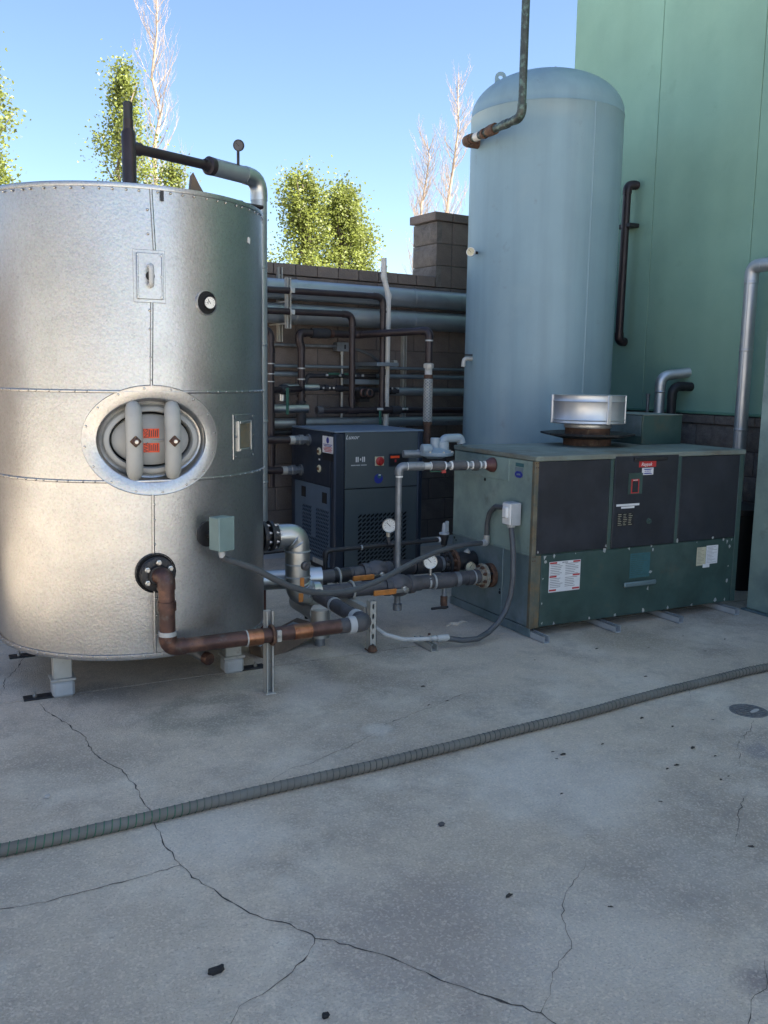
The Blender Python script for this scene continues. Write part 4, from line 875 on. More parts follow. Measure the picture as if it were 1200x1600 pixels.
onf(3.761, 3.944, .752, .765, .0205, 'white_strip', m_paper, dp); onf(3.80, 3.905, .737, .749, .0205, 'white_strip', m_paper, dp)
tb = onf(3.772, 3.905, .628, .712, .0203, 'data_plate', m_iron, dp)
ln = MB()
for k in range(7):
    for q in range(3): ln.box((3.779+q*.042, 3.779+q*.042+R.uniform(.015, .034)), (.700-k*.0108, .7022-k*.0108), (.0212, .0216), FF)
ln.build('print_lines', m_papery, tb)
kn = MB().lathe((4.028, F0-.008, .648), -Y, [(.018, 0), (.018, .006), (.012, .008), (.012, .016), (0, .016)], 18).build('latch', m_bgreen, dp)
p_, _ = fillet([(3.87, F0, .252), (3.87, F0-.045, .252), (4.105, F0-.045, .252), (4.105, F0, .252)], .015); MB().box((3.857, 4.118), (.240, .270), (.012, .03), FF, .006).build('panel_handle', m_bfade2, lp)
# chips of bare metal round the panel screws
for (u, v) in ((3.24, .478), (3.25, .45), (3.31, .482), (3.47, .485), (3.69, .487), (3.89, .482), (4.07, .486), (4.085, .462), (4.285, .505), (4.46, .482), (4.60, .503), (4.70, .484), (4.735, .47), (4.775, .478), (4.76, .435), (4.76, .30), (4.757, .20), (3.235, .35), (3.235, .20), (3.24, .08), (3.33, .07), (3.60, .072), (3.80, .07), (4.03, .075), (4.24, .07), (4.45, .068), (4.66, .08), (4.75, .075), (4.075, .32), (4.06, .215), (3.70, .515), (3.19, .512)):
    n = R.randint(3, 5); a0 = R.uniform(0, 6); s_ = R.uniform(.008, .018); e = F0+.012-(.0137 if v < .489 else .0148)
    MB().poly([(u+s_*(.4+.9*R.random())*cos(a0-2*pi*k/n)*.8, e, v+s_*(.6+.6*R.random())*sin(a0-2*pi*k/n)) for k in range(n)], (0, -1, 0), .0007).build('paint_chip', m_chip, lp)
# skid rails
for x_ in (3.165, 3.70, 4.215, 4.71):
    b = MB().box((x_, x_+.041), (4.07, 5.12), (.0, .003)).box((x_, x_+.003), (4.07, 5.12), (0, .041)).box((x_+.038, x_+.041), (4.07, 5.12), (0, .041)).box((x_, x_+.01), (4.07, 5.12), (.038, .041)).box((x_+.031, x_+.041), (4.07, 5.12), (.038, .041)); b.build('skid_rail', m_greyp, bo, 0)
MB().box((BX+.004, BX+.03), (F0+.01, B0), (.042, Z0+.006), None, .002).build('base_rail', m_iron, bo)
MB().box((BX-.002, BX+.004), (F0+.004, B0), (.004, Z0+.004)).build('base_skirt', m_bfade2, bo)
for xx in (3.95, 4.45): MB().box((xx, xx+.1), (F0+.08, F0+.2), (.042, Z0+.006)).build('base_rail', m_iron, bo)
# vent cap
hx, hy = 4.063, 4.85
vp_ = MB().lathe((hx, hy, 1.073), Z, [(.16, 0), (.16, .045), (.15, .05), (.15, .2), (.12, .2)], 40).build('flue_collar', m_rust, bo)
MB().lathe((hx, hy, 1.118), Z, [(.15, .0), (.2, .002), (.315, .026), (.318, .038), (.31, .04), (.2, .016), (.15, .014)], 8).build('drip_pan', m_iron, vp_, 10)
vc = MB().lathe((hx, hy, 1.22), Z, [(.10, .0), (.20, -.002), (.238, .0), (.243, .006), (.24, .02), (.244, .027), (.24, .034), (.24, .142), (.244, .149), (.24, .156), (.24, .182), (.242, .189), (.234, .19), (.1, .165), (0, .17)], 56).build('vent_cap', m_vent, vp_)
for a in (-97, -32, 25, 150):
    q = V((hx+.243*cos(radians(a)), hy+.243*sin(radians(a)), 1.22)); fr = frame(q, (cos(radians(a)), sin(radians(a)), 0))
    MB().box((-.013, .013), (.0, .19), (-.008, .007), fr, .003).build('cap_rib', m_vent, vc)
MB().lathe((hx, hy, 1.19), Z, [(.155, 0), (.158, .004), (.158, .026), (.155, .03)], 40).build('cap_neck', m_vent, vp_)
gbx = MB().box((4.45, 4.815), (4.737, 5.20), (1.0735, 1.274), None, .004).build('air_box', m_bgreen, bo)
MB().box((4.446, 4.452), (4.75, 5.20), (1.13, 1.27)).build('air_box_side', m_bfade2, gbx); MB().box((4.447, 4.818), (4.734, 5.203), (1.2745, 1.279)).build('air_box_top', m_btop, gbx)

# ------------------------------------------------------------------ air dryer
a2 = radians(2.0); ex, ey = V((cos(a2), sin(a2), 0)), V((-sin(a2), cos(a2), 0)); DO = V((2.804, 6.224, 0))
DF = (DO, ex, Z, -ey); DL = (DO, -ey, Z, -ex); DW, DD, DH = .784, .80, 1.1
dy = thing('air_dryer', 'dark blue box shaped compressed air dryer with slotted grilles', 'dryer', tuple(DO))
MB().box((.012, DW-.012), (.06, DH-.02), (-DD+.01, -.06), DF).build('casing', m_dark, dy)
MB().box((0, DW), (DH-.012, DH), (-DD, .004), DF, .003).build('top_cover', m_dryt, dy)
MB().box((0, .088), (.03, DH-.0125), (-.075, .002), DF, .012).build('corner_post', m_dryb, dy); MB().box((.732, DW), (.03, DH-.0125), (-.075, .002), DF, .012).build('corner_post', m_dryb, dy)
MB().box((DW-.02, DW), (.03, DH-.0125), (-DD, -.078), DF).build('right_panel', m_dryb, dy); MB().box((.0, DW), (.03, DH-.0125), (-DD, -DD+.015), DF).build('rear_panel', m_dryb, dy)
uf = MB().box((.089, .731), (.659, DH-.013), (-.05, 0), DF, .003).build('upper_front_panel', m_dryg, dy)
inn = [(.02, .10), (.30, .02), (.66, .30), (.98, .58), (.98, .90), (.70, .98), (.34, .70), (.02, .42)]
cw_, ch_ = .0365, .0335; nx, ny = 12, 13; g0, h0 = .205, .022
gr = MB().perf(DF, g0, h0, cw_, ch_, nx, ny, inn, .006)
gr.box((.089, g0), (.02, .653), (-.006, 0), DF).box((g0+nx*cw_, .731), (.02, .653), (-.006, 0), DF).box((g0, g0+nx*cw_), (h0+ny*ch_, .653), (-.006, 0), DF)
tag(gr.build('lower_front_grille', m_dryg, dy, 0), None, None)
us = MB().box((-.735, -.078), (.669, DH-.013), (-.03, 0), DL, .002).build('upper_side_panel', m_dryb, dy)
nx, ny = 17, 13; g0, h0, cw_, ch_ = -.587, .085, .0288, .0305
gs = MB().perf(DL, g0, h0, cw_, ch_, nx, ny, inn, .006, lambda i, j: 6 <= i <= 8 and j > 4)
gs.box((-.735, g0), (.04, .664), (-.006, .0), DL).box((g0+nx*cw_, -.078), (.04, .664), (-.006, .0), DL).box((g0, g0+nx*cw_), (h0+ny*ch_, .664), (-.006, .0), DL).box((g0, g0+nx*cw_), (.04, h0), (-.006, .0), DL)
gs.build('lower_side_grille', m_dryp, dy, 0)
MB().box((-DD, -.736), (.03, DH-.013), (-.03, .001), DL).build('rear_post', m_dryb, dy)
for u, v in ((-.56, .583), (-.17, .575)):
    hh = MB().box((u-.042, u+.042), (v-.042, v+.042), (.0003, .002), DL).build('grip_recess', m_dark, dy)
MB().box((.0, DW), (.0, .03), (-DD+.03, -.03), DF).build('plinth', m_black, dy)
def df(u0_, u1_, v0_, v1_, e, name, m, par, t=.001): return MB().box((u0_, u1_), (v0_, v1_), (e, e+t), DF, min(.0003, t*.3)).build(name, m, par)
text_mesh('brand_lettering', 'Luxor', .046, (DO+ex*.148+Z*1.052-ey*.0006, ex, Z, -ey), m_paper, uf, .3)
for u, v0_, v1_ in ((.185, .862, .902), (.200, .862, .902), (.222, .874, .89), (.240, .862, .902), (.255, .862, .902)): df(u-.0045, u+.0045, v0_, v1_, .0, 'logo_bar', m_paper, uf)
for k, (u, wd) in enumerate(((.14, .04), (.184, .035), (.225, .05))): df(u, u+wd, .834, .842, .0, 'logo_text_line', m_greyp, uf)
sw = df(.347, .424, .829, .900, .0, 'main_switch', m_papery, uf, .006); P0 = DO+ex*.386+Z*.865
MB().lathe(P0-ey*.006, -ey, [(.034, 0), (.034, .012), (.028, .016), (0, .016)], 24).build('switch_knob', m_red, sw); MB().box((-.007, .007), (-.028, .028), (.022, .036), (P0, ex, Z, -ey), .003).build('knob_grip', m_red, sw)
ds_ = df(.47, .648, .818, .919, .0, 'display_bezel', m_dryb, uf, .006); df(.48, .638, .826, .911, .0062, 'display_glass', m_black, ds_, .001); df(.482, .562, .884, .902, .0074, 'orange_strip', m_oralab, ds_, .0006); df(.52, .534, .852, .872, .0074, 'indicator', m_inkred, ds_, .0006)
P0 = DO+ex*.381+Z*.728
bl_ = MB().lathe(P0, -ey, [(.038, .0), (.038, .001), (0, .0012)], 24).build('round_sticker', m_inkblue, uf)
MB().lathe(P0+ex*.008+Z*.018-ey*.0013, -ey, [(.018, 0), (0, .0004)], 16).build('sticker_swirl', m_tealp, bl_); MB().box((.0, .018), (.024, .032), (.0018, .0022), (P0, ex, Z, -ey)).build('sticker_glint', m_paper, bl_)
lb = MB().box((-.205, -.02), (.928, 1.056), (.0025, .0035), DL).build('safety_label', m_paper, dy)
MB().lathe(DO+ey*.112+Z*1.025-ex*.0036, -ex, [(.024, 0), (.024, .0005), (.02, .0006), (.019, .0002), (0, .0002)], 20).build('symbol_ring', m_inkblue, lb)
for k in range(6): MB().box((-.19+.012*(k % 3), -.035-.014*(k % 2)), (.99-k*.0105, .995-k*.0105), (.0036, .0041), DL).build('print_line', m_inkred if k > 1 else m_inkblue, lb)
MB().box((-.205, -.02), (.87, .925), (.0005, .0015), DL).build('dark_sticker', m_black, dy)
for v in (.93, .795):
    P0 = DO+ey*.262+Z*v; q = MB().lathe(P0, -ex, [(.028, 0), (.03, .006), (.026, .012), (.0, .012)], 20).build('refrigerant_port', m_papery, us); MB().lathe(P0-ex*.012, -ex, [(.014, 0), (.013, .008), (0, .008)], 6).build('port_plug', m_rust, q)
MB().box((-.278, -.25), (.86, .873), (.0005, .0012), DL).build('port_label', m_paper, us)
MB().box((-.38, -.16), (.035, .075), (.0005, .002), DL).build('rating_plate', m_strut, dy)
# air hoses into the dryer's left side
for (d_, v, lab) in ((.458, 1.007, 'upper dark hose with steel union entering the dryer side'), (.606, .753, 'lower dark hose with steel union entering the dryer side')):
    P0 = DO+ey*d_+Z*v
    t = pipe('air_inlet_pipe', lab, 'pipe', [tuple(P0-ex*.9+Z*.02), tuple(P0-ex*.16)], .029, m_copd, elbow=0, group='air pipes into the dryer')
    MB().tube([P0-ex*.17, P0-ex*.13], .034, 14).build('ferrule', m_strut, t)
    MB().lathe(P0-ex*.02, -ex, [(0, -.02), (.03, -.02), (.03, .03), (.04, .032), (.042, .07), (.036, .075), (.036, .11), (.03, .112), (0, .112)], 8).build('union_nut', m_gal2, t, 20)
    MB().lathe(P0-ex*.001, -ex, [(0, 0), (.046, 0), (.046, .012), (0, .012)], 20).build('wall_washer', m_gal2, t)

# ------------------------------------------------------------------ pipes on the back wall
def wpipe(name, label, off, pts, r, m, bend=None, coup=(), group='pipes on the block wall', elbow=1.14, me=None):
    P = [tuple(W(p[0], p[2] if len(p) > 2 else off, p[1])) for p in pts]
    cc = [(W(c[0], c[4] if len(c) > 4 else off, c[1]), {'s': WD, 'z': Z, 'n': -WN}[c[2]], c[3], c[5] if len(c) > 5 else .04, *( (c[6],) if len(c) > 6 else ())) for c in coup]
    return pipe(name, label, 'pipe', P, r, m, bend, group, elbow, me, cc)
SL = 2.2     # runs go on to the left behind the galvanized tank
for z, nm in ((2.212, 'upper of the two fat aluminium jacketed pipes under the wall cap'), (2.016, 'lower of the two fat aluminium jacketed pipes under the wall cap')):
    t = wpipe('fat_jacketed_pipe', nm, .13, [(SL, z), (6.2, z)], .084, m_alumd, elbow=0)
    for s in (2.6, 3.55, 4.745, 5.9):
        MB().lathe(W(s, .13, z), WD, [(.084, -.02), (.0865, -.018), (.0865, .018), (.084, .02)], 22).build('jacket_strap', m_alumd, t)
    q = W(4.745, .045, z-.012); MB().box((-.014, .014), (-.012, .012), (0, .012), (q, WD, Z, -WN), .003).build('strap_buckle', m_chip, t)
    MB().box((-.03, .03), (-.05, .05), (.0, .06), (W(4.0, .0, z), WD, Z, -WN)).build('saddle', m_strut, t)
wpipe('dark_copper_drop', 'dark copper pipe turning down just left of the white plastic pipe', .36, [(SL, 2.172), (4.275, 2.186), (4.278, 1.215)], .0265, m_copd, .075, [(4.277, 2.06, 'z', 1.16, .36, .02), (4.278, 1.55, 'z', 1.12, .36, .05), (4.278, 1.27, 'z', 1.15, .36, .04)])
wpipe('dark_copper_drop', 'dark copper pipe turning down near the middle of the pipe rack', .36, [(SL, 2.004), (3.972, 2.023), (3.976, 1.222)], .0265, m_copd, .075, [(3.973, 1.90, 'z', 1.16, .36, .02), (3.975, 1.56, 'z', 1.12, .36, .07), (3.976, 1.29, 'z', 1.15, .36, .05)])
wpipe('dark_insulated_loop', 'dark pipe looping along the wall and out over the dryer to a braided hose', .2, [(3.575, .55), (3.575, 1.74), (3.555, 1.80), (3.56, 1.862), (4.12, 1.866), (4.41, 1.89, .86), (4.41, 1.63, .86)], .031, m_copd, .05,
      [(3.575, 1.57, 'z', 1.06, .2, .01, m_chip), (3.575, 1.48, 'z', 1.06, .2, .01, m_chip), (3.575, 1.34, 'z', 1.3, .2, .02), (3.575, 1.2, 'z', 1.35, .2, .2, m_rubber), (3.86, 1.865, 's', 1.2, .2, .03, m_cop), (4.41, 1.81, 'z', 1.1, .86, .012, m_chip), (3.75, 1.864, 's', 1.35, .2, .16, m_rubber)])
# braided connector under the loop
bc = thing('braided_connector', 'braided steel flexible connector hanging from the dark loop beside the dryer', 'flexible hose', tuple(W(4.41, .86, 1.1)))
bx_ = lambda z: W(4.41, .86, z)
MB().lathe(bx_(1.585), Z, [(0, 0), (.042, 0), (.044, .01), (.044, .035), (.035, .04), (0, .05)], 8).build('hex_union', m_strut, bc, 20)
MB().tube([bx_(1.60), bx_(1.53)], .031, 16).build('sleeve', m_wpaint, bc)
MB().lathe(bx_(1.50), Z, [(.03, 0), (.038, .004), (.038, .03), (.03, .034)], 18).build('rusty_ring', m_rust, bc)
MB().lathe(bx_(1.14), Z, [(.033, 0), (.035, .02), (.034, .18), (.035, .34), (.033, .36)], 24).build('core', m_gal2, bc)
bb = MB()
for sgn in (1, -1):
    for k in range(7):
        bb.tube([bx_(1.145+.35*f/28)+V((cos(a), sin(a), 0))*.0356 for f in range(29) for a in [sgn*(2*pi*f/14)+2*pi*k/7]], .0034, 4, False)
tag(bb.build('wire_braid', m_strut, bc), None, None, None, 'stuff')
MB().lathe(bx_(1.115), Z, [(.03, 0), (.037, .003), (.037, .03), (.03, .034)], 18).build('rusty_ring', m_rust, bc)
MB().tube([bx_(1.12), bx_(.9), W(4.30, .86, .86)], .030, 14).build('tail_pipe', m_rust, bc)
wpipe('dark_riser', 'dark riser with elbow at the left, right beside the galvanized tank edge', .45, [(2.8, 1.855), (3.17, 1.855), (3.172, 0.9), (3.172, .62)], .031, m_copd, .06, [(3.172, 1.6, 'z', 1.05, .45, .008, m_chip), (3.172, 1.52, 'z', 1.05, .45, .008, m_chip), (3.172, 1.46, 'z', 1.05, .45, .008, m_chip), (3.172, 1.7, 'z', 1.1, .45, .04)])
t = wpipe('valved_crossover', 'dark crossover pipe with hanging green lever between two risers', .34, [(3.17, 1.392, .45), (3.575, 1.40, .2)], .028, m_copd, elbow=0)
P0 = W(3.34, .345, 1.395); MB().lathe(P0, WD+WN*.6, [(.028, -.06), (.036, -.05), (.042, -.02), (.042, .02), (.036, .05), (.028, .06)], 14).build('valve_body', m_rubber, t)
MB().tube([P0-WN*.03, P0-WN*.065], .012, 8).build('stem', m_strut, t); MB().box((-.013, .013), (-.20, .015), (.06, .068), (P0, WD, Z, -WN), .003).build('lever', m_greenl, t)
wpipe('thin_conduit', 'thin grey conduit ending at the small wall junction box', .05, [(SL, 1.758), (4.0, 1.765)], .0125, m_gal2, elbow=0, group='thin conduits on the block wall')
wpipe('thin_conduit', 'upper long thin conduit crossing the whole wall below the junction box', .05, [(SL, 1.59), (6.1, 1.585)], .0135, m_zinc, elbow=0, group='thin conduits on the block wall')
wpipe('small_zinc_pipe', 'lower grey-blue zinc pipe just below the long thin conduit', .09, [(SL, 1.524), (3.62, 1.52)], .02, m_zinc, elbow=0)
wpipe('small_zinc_pipe', 'grey-blue zinc pipe continuing right behind the white plastic pipe', .09, [(4.36, 1.515), (6.1, 1.506)], .02, m_zinc, elbow=0)
t = wpipe('dark_valve_line', 'dark line with small green levers in the middle of the pipe rack', .12, [(3.65, 1.44), (3.68, 1.51), (4.36, 1.515)], .018, m_rubber, .03, [(3.9, 1.513, 's', 1.5, .12, .05), (4.16, 1.514, 's', 1.4, .12, .04)])
for s in (3.86, 4.02): MB().box((0, .11), (.008, .024), (.03, .04), (W(s, .12, 1.513), WD, Z, -WN), .002).build('lever', m_greenl, t)
for s in (3.84, 3.97, 4.12, 4.2): MB().box((0, .02), (-.005, .014), (.02, .035), (W(s, .12, 1.513), WD, Z, -WN), .002).build('fitting', m_chip, t)
wpipe('jacketed_pipe', 'medium jacketed pipe at the right, behind the braided connector', .14, [(4.50, 1.381), (6.1, 1.372)], .037, m_alumd, elbow=0, group='slim jacketed pipes')
wpipe('jacketed_stub', 'short bright jacketed stub near the hanging green lever', .19, [(3.40, 1.30), (3.40, 1.412), (3.74, 1.413)], .03, m_alum, .04, group='slim jacketed pipes', elbow=1.05)
t = wpipe('dark_manifold', 'dark line with small white fittings between the jacketed stub and pump', .19, [(3.73, 1.41), (4.56, 1.385)], .02, m_rubber, elbow=0, coup=[(3.82, 1.408, 's', 1.4, .19, .03), (3.95, 1.404, 's', 1.5, .19, .06), (4.5, 1.387, 's', 1.5, .19, .05)])
for s in (3.78, 3.84, 3.88, 4.48, 4.54): MB().box((-.006, .006), (-.004, .012), (.018, .03), (W(s, .19, 1.405), WD, Z, -WN), .002).build('white_fitting', m_pvc, t)
pm = thing('small_pump', 'small dark circulation pump among the wall pipes', 'pump', tuple(W(4.2, .2, 1.35)))
MB().lathe(W(4.18, .12, 1.37), -WN, [(0, 0), (.05, 0), (.055, .04), (.055, .10), (.045, .12), (.03, .13), (.028, .15), (0, .15)], 22).build('motor', m_iron, pm); MB().lathe(W(4.25, .16, 1.365), WD, [(0, -.04), (.045, -.04), (.05, .02), (.04, .06), (0, .07)], 18).build('volute', m_rubber, pm)
for s in (4.15, 4.21): MB().lathe(W(s, .2, 1.37), -WN, [(.03, .05), (.036, .055), (.036, .07), (.028, .075)], 18).build('ring', m_cop, pm)
MB().box((-.05, .05), (-.08, -.05), (.0, .2), (W(4.2, 0, 1.37), WD, Z, -WN)).build('bracket', m_iron, pm)
sh_ = thing('wall_shelf', 'narrow grey metal tray fixed to the wall over the small pump', 'tray', tuple(W(4.25, .1, 1.46))); MB().box((4.07, 4.43), (1.44, 1.484), (.002, .17), WF, .004).build('tray', m_zinc, sh_)
t = wpipe('copper_header', 'dark copper header with valves running low across the pipe rack', .36, [(3.64, 1.226), (4.5, 1.222), (6.1, 1.206)], .0275, m_copd, elbow=0, coup=[(3.66, 1.226, 's', 1.3, .36, .05, m_gpipe), (3.976, 1.224, 's', 1.18, .36, .12), (4.278, 1.222, 's', 1.18, .36, .12), (4.42, 1.222, 's', 1.35, .36, .09, m_rubber)])
for s, m_ in ((4.24, m_gpipe), (4.50, m_greenl)): MB().box((-.012, .012), (-.12, .0) if m_ == m_gpipe else (.0, .025), (.03, .04), (W(s, .36, 1.222), WD, Z, -WN), .003).build('lever', m_greenl, t); MB().box((-.03, .03), (-.004, .016), (.028, .04), (W(s, .36, 1.228), WD, Z, -WN), .003).build('packing_nut', m_chip, t)
wpipe('jacketed_pipe', 'bright jacketed pipe low at the left, ending at the dark riser', .22, [(SL, 1.238), (3.62, 1.237)], .039, m_alum, elbow=0, group='slim jacketed pipes')
t = wpipe('jacketed_pipe', 'lowest long jacketed pipe just above the dryer top', .14, [(SL, 1.112), (6.1, 1.108)], .043, m_alumd, elbow=0, group='slim jacketed pipes')
wpipe('black_floor_line', 'thin black pipe left of the dryer at its top edge', .14, [(SL, 1.03), (3.62, 1.03)], .022, m_iron, elbow=0)
wpipe('white_plastic_pipe', 'white plastic pipe climbing past the wall top with an offset bend', .3, [(4.353, .0), (4.368, 2.20), (4.317, 2.36), (4.316, 2.515)], .024, m_pvc, .04, [(4.316, 2.42, 'z', 1.15, .3, .05), (4.367, 2.20, 'z', 1.12, .3, .03)])
# junction box and its drop
jb = thing('junction_box', 'small grey junction box with conduit drop on the block wall', 'junction box', tuple(W(4.044, 0, 1.76)))
MB().box((3.99, 4.10), (1.725, 1.80), (.0, .08), WF, .003).build('box', m_gal2, jb); MB().box((3.988, 4.102), (1.723, 1.802), (.0805, .085), WF, .002).build('cover', m_gal2, jb); MB().box((4.055, 4.07), (1.745, 1.782), (.085, .095), WF, .003).build('switch', m_black, jb)
MB().tube([W(4.06, .04, 1.725), W(4.062, .04, .9)], .0105, 10).build('drop_conduit', m_strut, jb); MB().lathe(W(4.06, .04, 1.725), -Z, [(.015, 0), (.015, .02), (.012, .03)], 10).build('connector', m_chip, jb)
pipe('looping_cable', 'dark flexible cable drooping right from the junction box', 'cable', [tuple(W(4.10, .05, 1.76)), tuple(W(4.2, .06, 1.745)), tuple(W(4.33, .08, 1.70)), tuple(W(4.44, .08, 1.63)), tuple(W(4.47, .08, 1.52)), tuple(W(4.44, .08, 1.44))], .013, m_cond, .05, elbow=0)
# unistrut uprights and brackets
def wstrut(s, z0, z1, off, label):
    t = thing('wall_strut', label, 'strut', tuple(W(s, off, z0)), 'strut channels on the block wall'); fr = (W(s, off, 0), WD, Z, -WN)
    MB().box((-.0205, .0205), (z0, z1), (0, .003), fr).box((-.0205, -.0175), (z0, z1), (0, .041), fr).box((.0175, .0205), (z0, z1), (0, .041), fr).box((-.0205, -.011), (z0, z1), (.038, .041), fr).box((.011, .0205), (z0, z1), (.038, .041), fr).build('channel', m_strut, t, 0); return t
wstrut(4.725, .9, 1.92, .001, 'tall strut channel on the wall right of the white plastic pipe')
wstrut(3.463, 1.79, 2.40, .001, 'strut channel on the wall behind the fat jacketed pipes')
t = wstrut(3.385, 1.885, 2.285, .31, 'strut hanger clamping the two dark copper pipes at the left')
for z in (2.182, 2.012):
    MB().tube([W(3.385, .36+.032*cos(a), z+.032*sin(a)) for a in [k*2*pi/14 for k in range(15)]], .007, 6).build('pipe_clamp', m_strut, t); MB().box((.005, .03), (-.02, .02), (.04, .06), (W(3.385, .34, z), WD, Z, -WN), .003).build('clamp_bolt', m_chip, t)
for z in (1.925, 2.1): MB().box((-.008, .008), (-.006, .006), (-.31, 0), (W(3.385, .31, z), WD, Z, -WN)).build('arm', m_strut, t)
MB().box((4.60, 4.64), (1.60, 1.66), (.0, .05), WF, .003).build('wall_cleat', m_strut, tag(thing('wall_cleat', 'small pale cleat on the wall beside the tall strut', 'cleat', tuple(W(4.62, 0, 1.63))), None, None))
t = thing('pipe_bracket', 'horizontal bracket holding the white plastic pipe to the copper drop', 'bracket', tuple(W(4.32, .3, 1.63))); MB().box((4.20, 4.42), (1.60, 1.632), (.0, .40), (W(0, .0, 0), WD, Z, -WN), .003).build('bar', m_zinc, t)

# ------------------------------------------------------------------ tall blue-grey tank
T2X, T2Y, T2R, T2Z = 4.638, 6.209, .603, 3.555
t2 = thing('pressure_tank', 'tall blue-grey pressure tank with domed top behind the boiler', 'tank', (T2X, T2Y, 0))
prof = [(T2R-.03, .1), (T2R, .14)]+[(T2R, z) for z in (.5, 1, 1.5, 2, 2.5, 3, 3.4, T2Z-.004)]+[(T2R+.004, T2Z), (T2R, T2Z+.004)]
for k in range(1, 19): a = k/18*pi/2; prof.append((T2R*cos(a)**.92 if k < 18 else 0, T2Z+.02+.33*sin(a)))
MB().lathe((T2X, T2Y, 0), Z, prof, 96).build('shell', m_tank2, t2, 50)
MB().lathe((T2X, T2Y, 0), Z, [(T2R-.05, 0), (T2R-.05, .16), (T2R-.06, .16)], 48).build('skirt', m_tank2, t2)
def T2(th, z, r=T2R): return V((T2X+r*sin(radians(th)), T2Y-r*cos(radians(th)), z))
MB().tube([T2(-.5+R.uniform(-.12, .12), .3+3.255*k/50, T2R-.001) for k in range(51)], .0075, 8).build('weld_seam', m_tank2, t2)
lg = V((4.30, 6.385, 3.80)); LU, LN = V((.88, -.47, 0)), V((-.47, -.88, 0))
b = MB(); n = 20; ou = [(-.045, -.08)]+[(.045*cos(a), .075+.045*sin(a)) for a in [pi-k*pi/14 for k in range(15)]]+[(.045, -.08)]
io = [(-.0, .055)]+[(.018*cos(a), .075+.018*sin(a)) for a in [pi-k*pi/14 for k in range(15)]]+[(.0, .055)]
vs = [lg+LU*u+Z*v+LN*e for e in (.007, -.007) for u, v in ou+io]; k = 17; fs = []
for s_, o_ in ((1, 0), (-1, 34)):
    for i in range(16): f = (o_+i, o_+i+1, o_+17+i+1, o_+17+i); fs.append(f if s_ > 0 else f[::-1])
    f = (o_, o_+17, o_+33, o_+16); fs.append(f)
for i in range(16): fs.append((i, i+34, i+35, i+1)); fs.append((17+i, 18+i, 52+i, 51+i))
b.add(vs, fs).build('lifting_lug', m_tank2, t2)
MB().tube([(T2X+.05, T2Y-.02, 3.89), (T2X+.05, T2Y-.02, 3.965)], .009, 8).build('top_plug', m_redp, t2)
def d2(th): return V((sin(radians(th)), -cos(radians(th)), 0))
P0 = T2(-93, 2.49); MB().tube([P0, P0+d2(-75)*.05], .012, 8).build('gauge_nipple', m_iron, t2); gauge(t2, P0+d2(-75)*.08, d2(-50), .034, m_dialy, m_white, .03)
sp = MB().tube(fillet([T2(-97, 1.665), T2(-97, 1.665)+d2(-97)*.07, T2(-97, 1.60)+d2(-97)*.075], .03)[0], .017, 10).build('spigot', m_strut, t2); MB().box((-.03, .03), (.018, .03), (-.012, .012), frame(T2(-97, 1.67)+d2(-97)*.03, d2(-7))).build('spigot_lever', m_iron, sp)
# dark riser pipe joining the tank near its dome
rp = pipe('tank_riser_pipe', 'dark patinated pipe rising out of the top of the frame from the blue-grey tank', 'pipe', [(3.93, 6.27, 3.325), (3.93, 5.555, 3.335), (3.935, 5.55, 8.5)], .029, m_copg, .07, None, 1.15, m_copg,
          [((3.93, 6.2, 3.326), Y, 1.3, .05, m_rust), ((3.93, 6.12, 3.327), Y, 1.12, .06, m_pvc), ((3.93, 6.03, 3.328), Y, 1.3, .03, m_rust), ((3.93, 5.93, 3.33), Y, 1.35, .09, m_rust), ((3.93, 5.75, 3.332), Y, 1.12, .06)])
MB().tube(fillet([(3.93, 6.2, 3.325), (3.93, 6.285, 3.325), (4.06, 6.285, 3.325)], .03)[0], .042, 16).build('nozzle_elbow', m_rust, rp); MB().tube([(3.97, 6.285, 3.325), (4.05, 6.285, 3.325)], .036, 14).build('nozzle', m_tank2, rp)
MB().box((-.04, .05), (-.012, .012), (.036, .042), ((V((3.93, 5.93, 3.33))), -Y, X, Z), .002).build('valve_lever', m_rust, rp)

# ------------------------------------------------------------------ pipes on the green building
gbp = pipe('wall_bypass_pipe', 'dark pipe clamped to the green wall beside the blue-grey tank', 'pipe', [(5.87, 6.46, 3.23), (5.76, 6.49, 3.23), (5.76, 6.50, 1.86), (5.87, 6.52, 1.86)], .036, m_copd, .06)
MB().box((5.74, 5.85), (6.41, 6.59), (2.86, 2.895), None, .004).build('wall_clamp', m_iron, gbp)
t = pipe('jacketed_wall_pipe', 'upright aluminium jacketed pipe at the right in front of the green wall', 'pipe', [(5.65, 4.955, .0), (5.65, 4.955, 2.37), (5.65, 3.2, 2.37)], .05, m_vent, .07, None, 1.05, m_vent)
for z in (.6, 1.15, 1.75, 2.25): MB().lathe((5.65, 4.955, z), Z, [(.05, -.012), (.0525, -.008), (.0525, .008), (.05, .012)], 18).build('jacket_band', m_vent, t)
MB().box((-.004, .004), (.2, 2.28), (.049, .054), frame((5.65, 4.955, 0), (-.95, -.3, 0))).build('jacket_seam', m_vent, t)
t = pipe('silver_wall_vent', 'silver vent pipe bending into the green wall above the boiler', 'pipe', [(5.62, 5.80, .3), (5.62, 5.80, 1.55), (5.86, 5.72, 1.585)], .042, m_vent, .09, None, 1.06, m_vent)
MB().lathe((5.62, 5.8, 1.42), Z, [(.042, -.01), (.047, 0), (.042, .01)], 18).build('joint_bead', m_vent, t)
pipe('black_wall_vent', 'black vent pipe entering the green wall beside the silver vent', 'pipe', [(5.68, 5.72, .3), (5.68, 5.72, 1.47), (5.86, 5.68, 1.465)], .038, m_iron, .08, None, 1.06)
